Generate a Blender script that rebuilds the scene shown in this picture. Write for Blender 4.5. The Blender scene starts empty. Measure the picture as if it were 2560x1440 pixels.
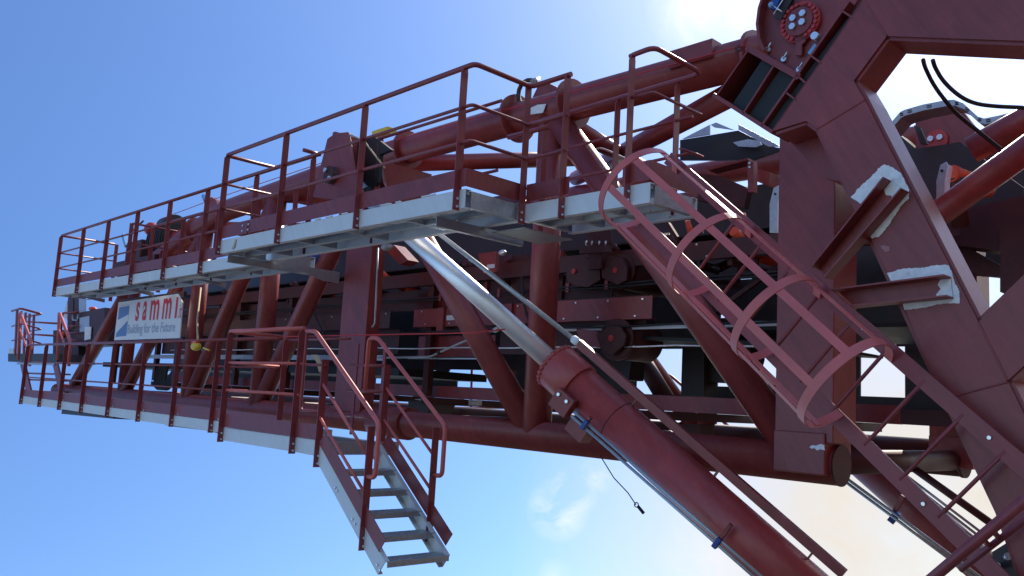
import bpy, bmesh, math, random
from mathutils import Vector, Matrix, noise
random.seed(7)
C = bpy.context.scene.collection
scn = bpy.context.scene
R_ = math.radians

# ---------------------------------------------------------------- camera, frame of the boom, light
# "Boom frame": x along the boom (towards the near end), y away across it, z up along its posts.
FPX = 2139.063
RB = Matrix(((0.69260172, 0.71912632, 0.05621565),
             (-0.05547538, 0.13080825, -0.98985438),
             (-0.7191838, 0.68245626, 0.13049182)))      # boom -> camera (x right, y down, z forward)
TILT = R_(34.0)
up = Vector((-math.sin(TILT), 0.06, math.cos(TILT))).normalized()   # gravity up, in the boom frame (boom is raised)
ax = Vector((1, 0, 0)); ax = (ax - up * ax.dot(up)).normalized()
ay = up.cross(ax)
MB = Matrix((ax, ay, up))                                 # boom -> world rotation
EYE = 1.75

def W(p):
    q = MB @ Vector(p)
    return Vector((q.x, q.y, q.z + EYE))

cam = bpy.data.cameras.new('camera')
camo = bpy.data.objects.new('camera', cam); C.objects.link(camo)
cam.sensor_width = 36.0
cam.lens = 36.0 * FPX / 2560.0
cam.clip_start = 0.05; cam.clip_end = 4000
rot = MB @ RB.transposed() @ Matrix.Diagonal((1, -1, -1))
camo.matrix_world = Matrix.Translation((0, 0, EYE)) @ rot.to_4x4()
scn.camera = camo

fwd = MB @ (RB.transposed() @ Vector((0, 0, 1)))
cam_az = math.atan2(fwd.y, fwd.x)
SUN_AZ = cam_az - R_(47)
SUN_EL = R_(44)
sdir = Vector((math.cos(SUN_EL) * math.cos(SUN_AZ), math.cos(SUN_EL) * math.sin(SUN_AZ), math.sin(SUN_EL)))

def dirpx(x, y):
    return (MB @ (RB.transposed() @ Vector((x - 1280, y - 720, FPX)))).normalized()

world = bpy.data.worlds.new('World'); scn.world = world
world.use_nodes = True
wn = world.node_tree; wn.nodes.clear()
def wnode(t, **k):
    n = wn.nodes.new(t)
    for a, b in k.items(): setattr(n, a, b)
    return n
wo = wnode('ShaderNodeOutputWorld'); bg = wnode('ShaderNodeBackground')
sky = wnode('ShaderNodeTexSky', sky_type='NISHITA', sun_disc=False)
sky.sun_elevation = SUN_EL
sky.sun_rotation = math.pi / 2 - SUN_AZ
sky.altitude = 0; sky.air_density = 1.0; sky.dust_density = 0.5; sky.ozone_density = 2.5
hsv = wnode('ShaderNodeHueSaturation'); hsv.inputs['Hue'].default_value = 0.506
hsv.inputs['Saturation'].default_value = 1.18
wn.links.new(sky.outputs[0], hsv.inputs['Color'])
tc = wnode('ShaderNodeTexCoord')
nz = wnode('ShaderNodeTexNoise'); nz.inputs['Scale'].default_value = 14.0; nz.inputs['Detail'].default_value = 9.0
nz.inputs['Roughness'].default_value = 0.62; nz.inputs['Distortion'].default_value = 0.6
wn.links.new(tc.outputs['Generated'], nz.inputs['Vector'])
def wmath(op, a, b=None, clamp=False):
    n = wnode('ShaderNodeMath', operation=op); n.use_clamp = clamp
    for i, v in enumerate((a, b)):
        if v is None: continue
        if isinstance(v, (int, float)): n.inputs[i].default_value = v
        else: wn.links.new(v, n.inputs[i])
    return n.outputs[0]
total = None
# a few thin fair-weather clouds, each a soft patch of the sky around its own direction
for (x, y, rad, amp) in ((1745, 20, 120, .30), (1395, 1275, 80, .42), (1440, 1225, 65, .42), (1490, 1190, 50, .3), (1385, 1440, 45, .2), (1800, 1390, 150, .35),
                         (1880, 90, 110, .15), (2150, 1250, 260, .3), (3400, 900, 700, .5), (900, -900, 500, .5), (600, 2300, 500, .4)):
    d = dirpx(x, y)
    dn = wnode('ShaderNodeVectorMath', operation='DISTANCE')
    wn.links.new(tc.outputs['Generated'], dn.inputs[0]); dn.inputs[1].default_value = d
    r = rad / FPX
    m = wmath('SUBTRACT', 1.0, wmath('DIVIDE', dn.outputs['Value'], r), True)
    m = wmath('MULTIPLY', wmath('MULTIPLY', m, amp * 1.9), wmath('MULTIPLY', wmath('SUBTRACT', nz.outputs[0], 0.40), 3.2, True))
    total = m if total is None else wmath('ADD', total, m)
cl = wnode('ShaderNodeMix', data_type='RGBA')
wn.links.new(wmath('MULTIPLY', total, 1.0, True), cl.inputs['Factor'])
wn.links.new(hsv.outputs[0], cl.inputs[6])
cl.inputs[7].default_value = (6.6, 6.0, 5.8, 1)
dn = wnode('ShaderNodeVectorMath', operation='DISTANCE')
wn.links.new(tc.outputs['Generated'], dn.inputs[0]); dn.inputs[1].default_value = dirpx(2350, 1420)
hm = wmath('MULTIPLY', wmath('SUBTRACT', 1.0, wmath('DIVIDE', dn.outputs['Value'], 950 / FPX), True), 1.5, True)
c2 = wnode('ShaderNodeMix', data_type='RGBA')
wn.links.new(wmath('MULTIPLY', hm, wmath('ADD', wmath('MULTIPLY', nz.outputs[0], .35), .72), True), c2.inputs['Factor'])
wn.links.new(cl.outputs[2], c2.inputs[6]); c2.inputs[7].default_value = (3.5, 3.2, 2.8, 1)   # warm veil of thin cloud low on the sunward side
wn.links.new(c2.outputs[2], bg.inputs['Color'])
bg.inputs['Strength'].default_value = 0.15
wn.links.new(bg.outputs[0], wo.inputs[0])

sun = bpy.data.lights.new('sun', 'SUN'); suno = bpy.data.objects.new('sun', sun); C.objects.link(suno)
sun.energy = 4.0; sun.angle = R_(0.53); sun.color = (1.0, 0.9, 0.76)
suno.rotation_euler = sdir.to_track_quat('Z', 'Y').to_euler()

vs = scn.view_settings
vs.view_transform = 'Standard'; vs.look = 'None'; vs.gamma = 1.0; vs.use_curve_mapping = False
vs.exposure = 0.73
scn.cycles.max_bounces = 8

# ---------------------------------------------------------------- materials
MATS = {}
def mat(name, base, rough=.5, metal=0.0, var=.18, vscale=3.0, bump=.0, bscale=120, dust=None, spec=.5, streak=0):
    m = bpy.data.materials.new(name); m.use_nodes = True
    nt = m.node_tree; b = nt.nodes['Principled BSDF']
    b.inputs['Roughness'].default_value = rough; b.inputs['Metallic'].default_value = metal
    b.inputs['Specular IOR Level'].default_value = spec
    t = nt.nodes.new('ShaderNodeTexCoord')
    n1 = nt.nodes.new('ShaderNodeTexNoise'); n1.inputs['Scale'].default_value = vscale; n1.inputs['Detail'].default_value = 6; n1.inputs['Roughness'].default_value = .65
    nt.links.new(t.outputs['Object'], n1.inputs['Vector'])
    rp = nt.nodes.new('ShaderNodeValToRGB')
    rp.color_ramp.elements[0].position = .3; rp.color_ramp.elements[1].position = .72
    rp.color_ramp.elements[0].color = tuple(c * (1 - var) for c in base) + (1,)
    rp.color_ramp.elements[1].color = tuple(min(1, c * (1 + var)) for c in base) + (1,)
    nt.links.new(n1.outputs[0], rp.inputs[0])
    col = rp.outputs[0]
    if dust:
        n2 = nt.nodes.new('ShaderNodeTexNoise'); n2.inputs['Scale'].default_value = 14; n2.inputs['Detail'].default_value = 8
        nt.links.new(t.outputs['Object'], n2.inputs['Vector'])
        r2 = nt.nodes.new('ShaderNodeValToRGB'); r2.color_ramp.elements[0].position = .58; r2.color_ramp.elements[1].position = .78
        r2.color_ramp.elements[1].color = (.55, .55, .55, 1)
        nt.links.new(n2.outputs[0], r2.inputs[0])
        mx = nt.nodes.new('ShaderNodeMix'); mx.data_type = 'RGBA'
        nt.links.new(r2.outputs[0], mx.inputs['Factor']); nt.links.new(col, mx.inputs[6]); mx.inputs[7].default_value = tuple(dust) + (1,)
        col = mx.outputs[2]
    if streak:      # faint run-down streaks and touched-up areas in the paint
        mp = nt.nodes.new('ShaderNodeMapping'); mp.inputs['Scale'].default_value = (9, 9, .8)
        nt.links.new(t.outputs['Object'], mp.inputs[0])
        n4 = nt.nodes.new('ShaderNodeTexNoise'); n4.inputs['Scale'].default_value = 1.6; n4.inputs['Detail'].default_value = 7; n4.inputs['Roughness'].default_value = .7
        nt.links.new(mp.outputs[0], n4.inputs['Vector'])
        m4 = nt.nodes.new('ShaderNodeMapRange'); m4.inputs[1].default_value = .3; m4.inputs[2].default_value = .7
        m4.inputs[3].default_value = 1 - streak; m4.inputs[4].default_value = 1 + streak
        nt.links.new(n4.outputs[0], m4.inputs[0])
        v4 = nt.nodes.new('ShaderNodeVectorMath'); v4.operation = 'SCALE'
        nt.links.new(col, v4.inputs[0]); nt.links.new(m4.outputs[0], v4.inputs['Scale'])
        col = v4.outputs[0]
    nt.links.new(col, b.inputs['Base Color'])
    rr = nt.nodes.new('ShaderNodeMapRange'); rr.inputs[3].default_value = max(.02, rough * .8); rr.inputs[4].default_value = min(1, rough * 1.25)
    nt.links.new(n1.outputs[0], rr.inputs[0]); nt.links.new(rr.outputs[0], b.inputs['Roughness'])
    if bump:
        n3 = nt.nodes.new('ShaderNodeTexNoise'); n3.inputs['Scale'].default_value = bscale; n3.inputs['Detail'].default_value = 3
        nt.links.new(t.outputs['Object'], n3.inputs['Vector'])
        bp = nt.nodes.new('ShaderNodeBump'); bp.inputs['Strength'].default_value = bump; bp.inputs['Distance'].default_value = .004
        nt.links.new(n3.outputs[0], bp.inputs['Height']); nt.links.new(bp.outputs[0], b.inputs['Normal'])
    MATS[name] = m
    return m
M_RED = mat('maroon_paint', (.245, .041, .041), .40, var=.2, vscale=1.7, streak=.2, bump=.15, bscale=90, dust=(.29, .066, .066))
M_RAIL = mat('rail_paint', (.25, .043, .050), .42, streak=.15, var=.15, vscale=5, bump=.12)
M_CAGE = mat('lit_cage_rail_paint', (.60, .125, .115), .42, var=.15, vscale=4, bump=.1, dust=(.5, .14, .13))  # lighter copy of the rail paint; light on cage and stair rails put into colour
M_CYL = mat('lit_cylinder_paint', (.42, .064, .058), .38, streak=.14, var=.16, vscale=2.5, bump=.12, bscale=90, dust=(.46, .11, .10))  # brighter copy of the boom paint; skylight on the barrel put into colour
M_DRED = mat('shade_darkened_maroon', (.062, .011, .012), .55, var=.2, vscale=3, bump=.15, dust=(.11, .03, .03))  # darkened copy of the maroon paint; shade inside and far side put into colour
M_BRT = mat('red_lacquer', (.48, .035, .035), .35, var=.2, vscale=14, dust=(.5, .1, .09))
M_ORG = mat('orange_red_paint', (.75, .09, .03), .45, var=.15)
M_GRY = mat('grey_paint', (.66, .70, .73), .5, streak=.05, var=.05, vscale=2, bump=.05)
M_GAL = mat('galvanised_steel', (.42, .45, .47), .42, metal=.5, var=.16, vscale=22, bump=.08, bscale=60)
M_CHR = mat('polished_chrome', (.90, .93, .97), .46, metal=.85, var=.04, vscale=6)
M_STL = mat('zinc_bolt', (.72, .74, .76), .3, metal=.8, var=.1, vscale=20)
M_WHT = mat('white_primer', (.80, .82, .84), .8, var=.14, vscale=22, bump=.5, bscale=60, dust=(.50, .34, .34))
M_BLK = mat('black_rubber_and_shade', (.012, .012, .014), .6, var=.3, vscale=6, bump=.2, bscale=40)
M_DRK = mat('dark_steel_and_shade', (.035, .022, .022), .5, var=.3, vscale=5)  # dark metal parts; on inner panels it stands in for the boom's shade
M_BLU = mat('blue_plastic', (.025, .06, .26), .4, var=.12)
M_LBL = mat('pale_blue_plastic', (.2, .42, .7), .4, var=.12)
M_YEL = mat('yellow_plastic', (.75, .52, .03), .4, var=.15, vscale=12)
M_ROPE = mat('hemp_rope', (.55, .42, .26), .8, var=.2, vscale=40)
M_SIGN = mat('sign_white', (.86, .87, .88), .45, var=.03)
M_SRED = mat('sign_red', (.75, .015, .04), .5, var=.06)
M_SBLU = mat('sign_blue', (.14, .26, .55), .5, var=.05)
M_SGRY = mat('sign_grey_blue', (.40, .46, .58), .5, var=.05)
M_CRED = mat('red_cord', (.6, .03, .04), .6)
M_GND = mat('yard_dust', (.075, .063, .052), .9, var=.22, vscale=.6, bump=.5, bscale=8, dust=(.105, .09, .075))

# ---------------------------------------------------------------- geometry helpers (all in the boom frame)
def V(*a): return Vector(a)
def at(x, y, Y=None, X=None, Z=None):
    """where the sight line through a point of the photograph meets a plane of the boom frame"""
    r = RB.transposed() @ Vector((x - 1280, y - 720, FPX))
    t = Y / r.y if Y is not None else (X / r.x if X is not None else Z / r.z)
    return r * t

class G:
    def __init__(s): s.v = []; s.f = []; s.sm = []
    def add(s, vs, fs, smooth=False):
        o = len(s.v); s.v += [Vector(p) for p in vs]
        for f in fs: s.f.append([o + i for i in f]); s.sm.append(smooth)
        return s
    def box(s, a, b):
        (x0, y0, z0), (x1, y1, z1) = a, b
        return s.add([(x0,y0,z0),(x1,y0,z0),(x1,y1,z0),(x0,y1,z0),(x0,y0,z1),(x1,y0,z1),(x1,y1,z1),(x0,y1,z1)],
                     [(0,3,2,1),(4,5,6,7),(0,1,5,4),(1,2,6,5),(2,3,7,6),(3,0,4,7)])
    def bar(s, a, b, w, h, side=(0, 1, 0)):
        """rectangular bar from a to b: h along `side`, w across it"""
        a = Vector(a); b = Vector(b); d = (b - a).normalized()
        sd = Vector(side); sd = (sd - d * sd.dot(d)).normalized(); u = d.cross(sd)
        vs = [p + sd * (h/2*i) + u * (w/2*j) for p in (a, b) for (i, j) in ((-1,-1),(1,-1),(1,1),(-1,1))]
        return s.add(vs, [(0,1,2,3),(7,6,5,4),(0,4,5,1),(1,5,6,2),(2,6,7,3),(3,7,4,0)])
    def tube(s, pts, r, n=12, cap=True, r2=None):
        pts = [Vector(p) for p in pts]; k = len(pts)
        rings = []; ref = None
        for i, p in enumerate(pts):
            d = (pts[min(i+1, k-1)] - pts[max(i-1, 0)]).normalized()
            if ref is None: ref = d.orthogonal().normalized()
            ref = (ref - d * ref.dot(d)).normalized(); u = d.cross(ref)
            sc = 1.0
            if 0 < i < k-1:
                c = (pts[i] - pts[i-1]).normalized().dot((pts[i+1] - pts[i]).normalized())
                sc = 1 / max(.6, math.sqrt((1 + c) / 2))
            rr = r if r2 is None else r + (r2 - r) * i / (k - 1)
            rings.append([p + ref * (rr*math.cos(2*math.pi*j/n)) + u * (rr*math.sin(2*math.pi*j/n)) for j in range(n)])
        o = len(s.v)
        for rg in rings: s.v += rg
        for i in range(k-1):
            for j in range(n):
                s.f.append([o+i*n+j, o+i*n+(j+1)%n, o+(i+1)*n+(j+1)%n, o+(i+1)*n+j]); s.sm.append(True)
        if cap:
            s.f.append([o+j for j in reversed(range(n))]); s.sm.append(False)
            s.f.append([o+(k-1)*n+j for j in range(n)]); s.sm.append(False)
        return s
    def plate(s, poly, t):
        """closed outline extruded by vector t"""
        t = Vector(t); n = len(poly); P = [Vector(p) for p in poly]
        s.add(P + [p + t for p in P], [list(range(n)), list(range(2*n-1, n-1, -1))] + [(i, n+i, n+(i+1) % n, (i+1) % n) for i in range(n)])
        return s
    def chan(s, a, b, h, fl, t=.008, out=(0, -1, 0), hup=(0, 0, 1)):
        """channel section from a to b (axis = middle of the web's outer face): web faces `out`, flanges run away from it"""
        a = Vector(a); b = Vector(b); o = Vector(out).normalized(); u = Vector(hup).normalized()
        s.bar(a - o*t/2, b - o*t/2, h, t, o)
        for k in (1, -1):
            s.bar(a - o*(t + (fl-t)/2) + u*k*(h/2 - t/2), b - o*(t + (fl-t)/2) + u*k*(h/2 - t/2), t, fl - t, o)
        return s
    def ball(s, c, r, sz=(1, 1, 1), n=10, m=6):
        c = Vector(c); vs = []; fs = []
        for i in range(m+1):
            th = math.pi * i / m
            for j in range(n):
                ph = 2*math.pi*j/n
                vs.append(c + Vector((r*sz[0]*math.sin(th)*math.cos(ph), r*sz[1]*math.sin(th)*math.sin(ph), r*sz[2]*math.cos(th))))
        for i in range(m):
            for j in range(n): fs.append((i*n+j, i*n+(j+1) % n, (i+1)*n+(j+1) % n, (i+1)*n+j))
        return s.add(vs, fs, True)

def finish(name, g, m, origin, parent=None, label=None, bevel=0, kind=None):
    me = bpy.data.meshes.new(name)
    me.from_pydata([W(p) - origin for p in g.v], [], g.f)
    me.update()
    for p, sm in zip(me.polygons, g.sm): p.use_smooth = sm
    bm = bmesh.new(); bm.from_mesh(me); bmesh.ops.recalc_face_normals(bm, faces=bm.faces); bm.to_mesh(me); bm.free()
    me.materials.append(m)
    o = bpy.data.objects.new(name, me); C.objects.link(o)
    if parent is not None: o.parent = parent
    else: o.location = origin
    if label: o['label'] = label
    if kind: o['kind'] = kind
    if bevel:
        b = o.modifiers.new('soft_edges', 'BEVEL'); b.width = bevel; b.segments = 2; b.limit_method = 'ANGLE'; b.angle_limit = R_(40)
    return o
class Thing:
    def __init__(s, name, label, cat, base, group=None):
        s.o = bpy.data.objects.new(name, None); C.objects.link(s.o)
        s.org = W(base); s.o.location = s.org; s.o.empty_display_size = .2
        s.o['label'] = label; s.o['category'] = cat
        if group: s.o['group'] = group
    def part(s, name, g, m, under=None, **k):
        return finish(name, g, m, s.org, under or s.o, **k)
def single(name, g, m, label, cat, group=None, **k):
    o = finish(name, g, m, W(g.v[0]), None, label, **k)
    o['category'] = cat
    if group: o['group'] = group
    return o
def bend(pts, r=.06, n=4):
    """round the corners of a polyline"""
    pts = [Vector(p) for p in pts]; out = [pts[0]]
    for i in range(1, len(pts)-1):
        a, b, c = pts[i-1], pts[i], pts[i+1]
        d1 = (a-b); d2 = (c-b); q = min(r, d1.length*.45, d2.length*.45)
        p0 = b + d1.normalized()*q; p1 = b + d2.normalized()*q
        for k in range(n+1):
            t = k/n; out.append(p0*(1-t)**2 + b*(2*t*(1-t)) + p1*t*t)
    return out + [pts[-1]]
def bolt(t, p, r=.014, h=.012, axis=(0, -1, 0), m=None, under=None):
    a = Vector(axis).normalized()
    t.part('bolt', G().tube([Vector(p), Vector(p) + a*h], r, 6), m or M_STL, under)

# ---------------------------------------------------------------- ground
gm = bpy.data.meshes.new('ground')
gm.from_pydata([(-1500, -1500, 0), (1500, -1500, 0), (1500, 1500, 0), (-1500, 1500, 0)], [], [(0, 1, 2, 3)])
gm.materials.append(M_GND)
gr = bpy.data.objects.new('ground', gm); C.objects.link(gr); gr['kind'] = 'structure'; gr['label'] = 'dark earth yard ground under the machine'

# ---------------------------------------------------------------- boom truss
YT = 7.0; YF = 10.4
ZU = 3.44; ZL = -.38
tr = Thing('boom_truss', 'long maroon tubular lattice boom raised against the sky, carrying the walkways', 'boom', (-10.4, YT, ZL))
# upper chord: straight, then kinked down at the far end
up_pts = [V(-3.6, YT, 3.40), V(-7.4, YT, 3.46), V(-10.6, YT, 3.46), V(-15.4, YT, 3.27), V(-17.0, YT, 2.93), V(-20.6, YT, 2.05)]
tr.part('chord', G().tube(up_pts, .195, 24), M_RED)
tr.part('chord', G().tube([V(-3.30, YT, ZL), V(-24.2, YT, ZL)], .168, 24), M_RED)
upf = [V(p.x, YF, p.z) for p in up_pts]
tr.part('chord', G().tube(upf, .18, 16), M_RED)
tr.part('chord', G().tube([V(-3.5, YF, ZL+.02), V(-24.2, YF, ZL+.02)], .20, 20), M_DRED)  # same paint as the near chord, darkened by colour to look shaded
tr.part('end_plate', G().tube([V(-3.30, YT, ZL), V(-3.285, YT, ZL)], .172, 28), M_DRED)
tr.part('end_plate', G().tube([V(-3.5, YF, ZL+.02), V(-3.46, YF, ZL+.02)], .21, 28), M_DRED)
# flange rings on the upper chord
for x, r in ((-7.45, .30), (-6.52, .29), (-9.68, .27), (-16.6, .27), (-4.18, .25)):
    i = [k for k in range(len(up_pts)-1) if up_pts[k].x >= x >= up_pts[k+1].x][0]
    a, b = up_pts[i], up_pts[i+1]; t = (a.x-x)/(a.x-b.x); p = a.lerp(b, t); d = (b-a).normalized()
    tr.part('flange_ring', G().tube([p-d*.02, p+d*.02], r, 28), M_RED)
def zup(x):
    for a, b in zip(up_pts, up_pts[1:]):
        if a.x >= x >= b.x: return a.z + (b.z-a.z)*(a.x-x)/(a.x-b.x)
    return up_pts[-1].z
for Yp, far in ((YT, 0), (YF, 1)):
    for x, r in ((-6.84, .165), (-13.4, .16), (-16.2, .15), (-19.6, .13)):
        tr.part('vertical_tube', G().tube([V(x, Yp, ZL), V(x, Yp, zup(x))], r if not far else r*.85, 20), M_RED)
    for a, b, r in (((-10.4, 3.4), (-6.95, -.3), .15), ((-6.84, 3.4), (-3.75, -.25), .15),
                    ((-10.6, 3.3), (-13.35, -.3), .145), ((-13.4, 3.3), (-16.1, -.3), .14), ((-16.2, 3.0), (-19.5, -.3), .13), ((-19.6, 2.3), (-22.9, -.2), .14)):
        if far and a[0] > -10: continue
        tr.part('diagonal_tube', G().tube([V(a[0], Yp, a[1]), V(b[0], Yp, b[1])], r if not far else r*.85, 20), M_RED)
# rectangular column that carries the cylinder bracket
for Yc in (6.78, 10.2):
    tr.part('box_column', G().box((-10.84, Yc+.07, ZL+.1), (-10.17, Yc+.30, 3.2)), M_RED, bevel=.008)
tr.part('saddle_plate', G().tube([V(-9.95, YT, ZL), V(-9.2, YT, ZL)], .215, 24), M_RED)
# end column near the portal, with its box foot
for Yc in (6.78, 10.2):
    tr.part('end_column', G().box((-3.78, Yc, ZL+.18), (-3.26, Yc+.42, 2.75)), M_RED, bevel=.008)
    tr.part('column_foot', G().box((-3.78, Yc-.02, ZL-.08), (-3.32, Yc+.46, ZL+.26)), M_RED, bevel=.01)
# cross members between the two sides
for x in (-3.55, -6.84, -10.4, -13.4, -16.2, -19.6, -23.0):
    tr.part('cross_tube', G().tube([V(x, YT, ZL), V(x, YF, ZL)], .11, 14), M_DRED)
for a, b in (((-13.4, YT), (-10.4, YF)), ((-16.2, YT), (-13.4, YF))):
    tr.part('plan_brace', G().tube([V(a[0], a[1], zup(a[0])-.06), V(b[0], b[1], zup(b[0])-.06)], .115, 16), M_RED)
tr.part('plan_brace', G().tube([at(1835, 232, 7.15), at(1440, 446, YF)], .125, 18), M_RED)
tr.part('plan_brace', G().tube([at(1395, 295, 7.1), at(1640, 440, YF)], .115, 18), M_RED)
tr.part('plan_brace', G().tube([at(990, 410, 7.1), at(1440, 396, 9.4)], .12, 18), M_RED)
for x in (-13.4, -16.2):
    tr.part('cross_tube', G().tube([V(x, YT, zup(x)), V(x, YF, zup(x))], .11, 14), M_RED)
# lifting lug with shackle on the upper chord, and packing block
lug = tr.part('lifting_lug', G().plate([at(1322, 262, 7.0), at(1345, 215, 7.0), at(1365, 204, 7.0), at(1432, 238, 7.0), at(1440, 275, 7.0), at(1330, 300, 7.0)], (0, .06, 0)), M_RED)
pts = [at(1330 + 28*math.cos(t*.35)-6, 240 + 38*math.sin(t*.35)-2, 6.93) for t in range(4, 16)]
tr.part('shackle', G().tube(pts, .028, 8), M_DRK, lug)
tr.part('shackle', G().tube([at(1332, 204, 6.9), at(1345, 198, 7.1)], .035, 10), M_GAL, lug)
tr.part('packing_block', G().box((-5.0, 6.76, 3.42), (-4.5, 6.92, 3.60)), M_RED)
lug2 = tr.part('lifting_lug', G().plate([at(508, 548, 7.0), at(513, 515, 7.0), at(527, 492, 7.0), at(540, 500, 7.0), at(548, 525, 7.0), at(530, 560, 7.0)], (0, .08, 0)), M_RED)
tr.part('shackle', G().tube([at(511, 490, 6.98), at(517, 502, 6.98)], .06, 10), M_LBL, lug2)
tr.part('repair_patch', G().plate([at(1345, 262, 6.79), at(1366, 260, 6.79), at(1358, 282, 6.79), at(1324, 287, 6.79), at(1322, 272, 6.79)], (0, -.006, 0)), M_WHT)
tr.part('repair_patch', G().plate([at(x, y, 6.757) for x, y in ((2024, 1118), (2030, 1113), (2041, 1114), (2052, 1110), (2062, 1113), (2061, 1119), (2063, 1126), (2052, 1123), (2043, 1126), (2036, 1120), (2030, 1122))], (0, -.004, 0)), M_WHT)

# ---------------------------------------------------------------- walkways
POST_W, POST_T = .080, .012
def grating(t, x0, x1, y0, y1, z):
    g = G(); n = int((x1-x0)/.034)
    for i in range(n+1):
        x = x0 + (x1-x0)*i/n
        g.box((x-.0025, y0, z-.034), (x+.0025, y1, z))
    k = max(2, int((y1-y0)/.10))
    for i in range(k+1):
        y = y0 + (y1-y0)*i/k
        g.box((x0, y-.003, z-.009), (x1, y+.003, z-.001))
    t.part('grating', g, M_GAL, kind='stuff')
def deck(t, x0, x1, y0, y1, ztop, h=.18, beams=(), m=None, skip_front=False):
    m = m or M_GRY
    f = t.part('edge_channel', G().chan(V(x0, y0, ztop-h/2), V(x1, y0, ztop-h/2), h, .07), m)
    t.part('edge_channel', G().chan(V(x0, y1, ztop-h/2), V(x1, y1, ztop-h/2), h, .07, out=(0, 1, 0)), m)
    for x, s in ((x0, -1), (x1, 1)):
        t.part('end_channel', G().chan(V(x, y0+.075, ztop-h/2), V(x, y1-.075, ztop-h/2), h-.02, .06, out=(s, 0, 0)), M_GAL)
    for x in beams:
        t.part('cross_beam', G().chan(V(x, y0+.075, ztop-h/2-.012), V(x, y1-.075, ztop-h/2-.012), h-.05, .055, out=(1, 0, 0)), M_GAL)
    # narrow lower angle seen from below
    t.part('stringer_angle', G().box((x0+.05, (y0+y1)/2-.03, ztop-h+.01), (x1-.05, (y0+y1)/2+.03, ztop-h+.018)).box((x0+.05, (y0+y1)/2-.03, ztop-h+.0181), (x1-.05, (y0+y1)/2-.022, ztop-h+.07)), M_GAL)
    grating(t, x0+.02, x1-.02, y0+.03, y1-.03, ztop-.012)
def post(t, x, y, z0, z1, face='y', bolts=True):
    s = (0, 1, 0) if face == 'y' else (1, 0, 0)
    if face == 'y':      # flat bar standing edge-on to the walkway
        g = G().box((x-POST_T/2, y-.055, z0), (x+POST_T/2, y+.025, z1-.06)).plate([V(x-POST_T/2, y-.055, z1-.06), V(x-POST_T/2, y+.025, z1-.06), V(x-POST_T/2, y+.018, z1), V(x-POST_T/2, y-.018, z1)], (POST_T, 0, 0))
    else:
        g = G().bar(V(x, y, z0), V(x, y, z1), POST_W, POST_T, s)
    p = t.part('post', g, M_RAIL)
    if bolts:
        for dz in (.035, .11): bolt(t, V(x, y-.012, z0+dz) + Vector((POST_T/2, 0, 0)), .013, .012, (1, 0, 0), under=p)
    return p
def rails(t, pts, zt, mids=(.72, .37), r=.0265, rm=.018, name='handrail', m=None):
    m = m or M_RAIL
    t.part(name, G().tube(bend([V(x, y, zt) for x, y in pts], .07), r, 10), m)
    for m_ in mids:
        t.part('mid_rail', G().tube(bend([V(x, y, zt-1.2+m_+.08) for x, y in pts], .05), rm, 8), m)
def toe(t, pts, z0, h=.175, name='toe_board'):
    for (xa, ya), (xb, yb) in zip(pts, pts[1:]):
        a, b = V(xa, ya, z0+h/2), V(xb, yb, z0+h/2); d = (b-a).normalized(); sd = Vector((-d.y, d.x, 0))
        t.part(name, G().bar(a, b, h, .006, sd), M_RED)

ZD = 1.93; ZR = 3.13
# --- the far run of the upper walkway
uw = Thing('walkway', 'long upper walkway with grey edge and maroon railing towards the far end of the boom', 'walkway', (-16, 5.75, ZD))
fx = [-20.9, -19.35, -17.85, -16.3, -14.8, -13.3]
deck(uw, -20.95, -11.06, 5.75, 6.47, ZD, beams=[-20.2, -19, -17.7, -16.4, -15.1, -13.8, -12.5])
for x in fx: post(uw, x, 5.735, 1.73, ZR)
rails(uw, [(-11.3, 5.735), (-20.95, 5.735), (-20.95, 6.47)], ZR)
rails(uw, [(-11.7, 6.48), (-17.5, 6.48)], ZR-.02, r=.02)
for x in (-17.5, -16.0, -14.5, -13.0, -11.8): post(uw, x, 6.485, 1.80, ZR-.02, bolts=False)
toe(uw, [(-20.95, 5.742), (-11.1, 5.742)], ZD+.02)
toe(uw, [(-20.95, 6.478), (-11.7, 6.478)], ZD+.02)
# gallery across the far end
rails(uw, [(-20.95, 6.47), (-20.95, 6.9)], ZR)
for y in (6.2, 6.95): post(uw, -20.955, y, 1.78, ZR, 'x', bolts=False)
xe = -17.75
rails(uw, [(xe, 5.34+.8), (xe, 7.5)], ZR+.0, r=.021)
post(uw, xe, 6.13, 1.8, ZR, 'x', bolts=False); post(uw, xe, 6.8, 1.8, ZR-.45, 'x', bolts=False)
for x0 in (-20.4, -17.6, -14.4):
    uw.part('haunch_plate', G().plate([V(x0+.3, 5.95, 1.745), V(x0+.3, 6.55, 1.745), V(x0+.3, 6.55, 1.66), V(x0+.3, 6.4, 1.68)], (.01, 0, 0)), M_GAL)

# --- the wide platform standing out over the cylinder
up_ = Thing('platform', 'wide front platform of the upper walkway, stepping out towards the viewer around the cylinder head', 'platform', (-8.5, 5.0, ZD))
deck(up_, -11.05, -5.97, 5.0, 5.75, ZD, beams=[-10.3, -9.2, -8.1, -7.0])
for x in (-11.05, -9.43, -7.72, -6.06): post(up_, x, 4.985, 1.73, ZR)
post(up_, -5.93, 5.70, 1.72, ZR-.02, 'x')
rails(up_, [(-11.12, 5.735), (-11.12, 4.985), (-5.93, 4.985), (-5.93, 5.735), (-5.39, 5.735)], ZR)
toe(up_, [(-11.05, 4.99), (-5.96, 4.99), (-5.96, 5.742)], ZD+.02)
rails(up_, [(-9.95, 5.5), (-9.95, 5.76)], ZR, mids=())
rails(up_, [(-9.95, 5.76), (-11.7, 5.76)], ZR, mids=(.37,), r=.018)
for x in (-11.7, -10.1): post(up_, x, 5.765, 1.78, ZR, bolts=False)
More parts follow.
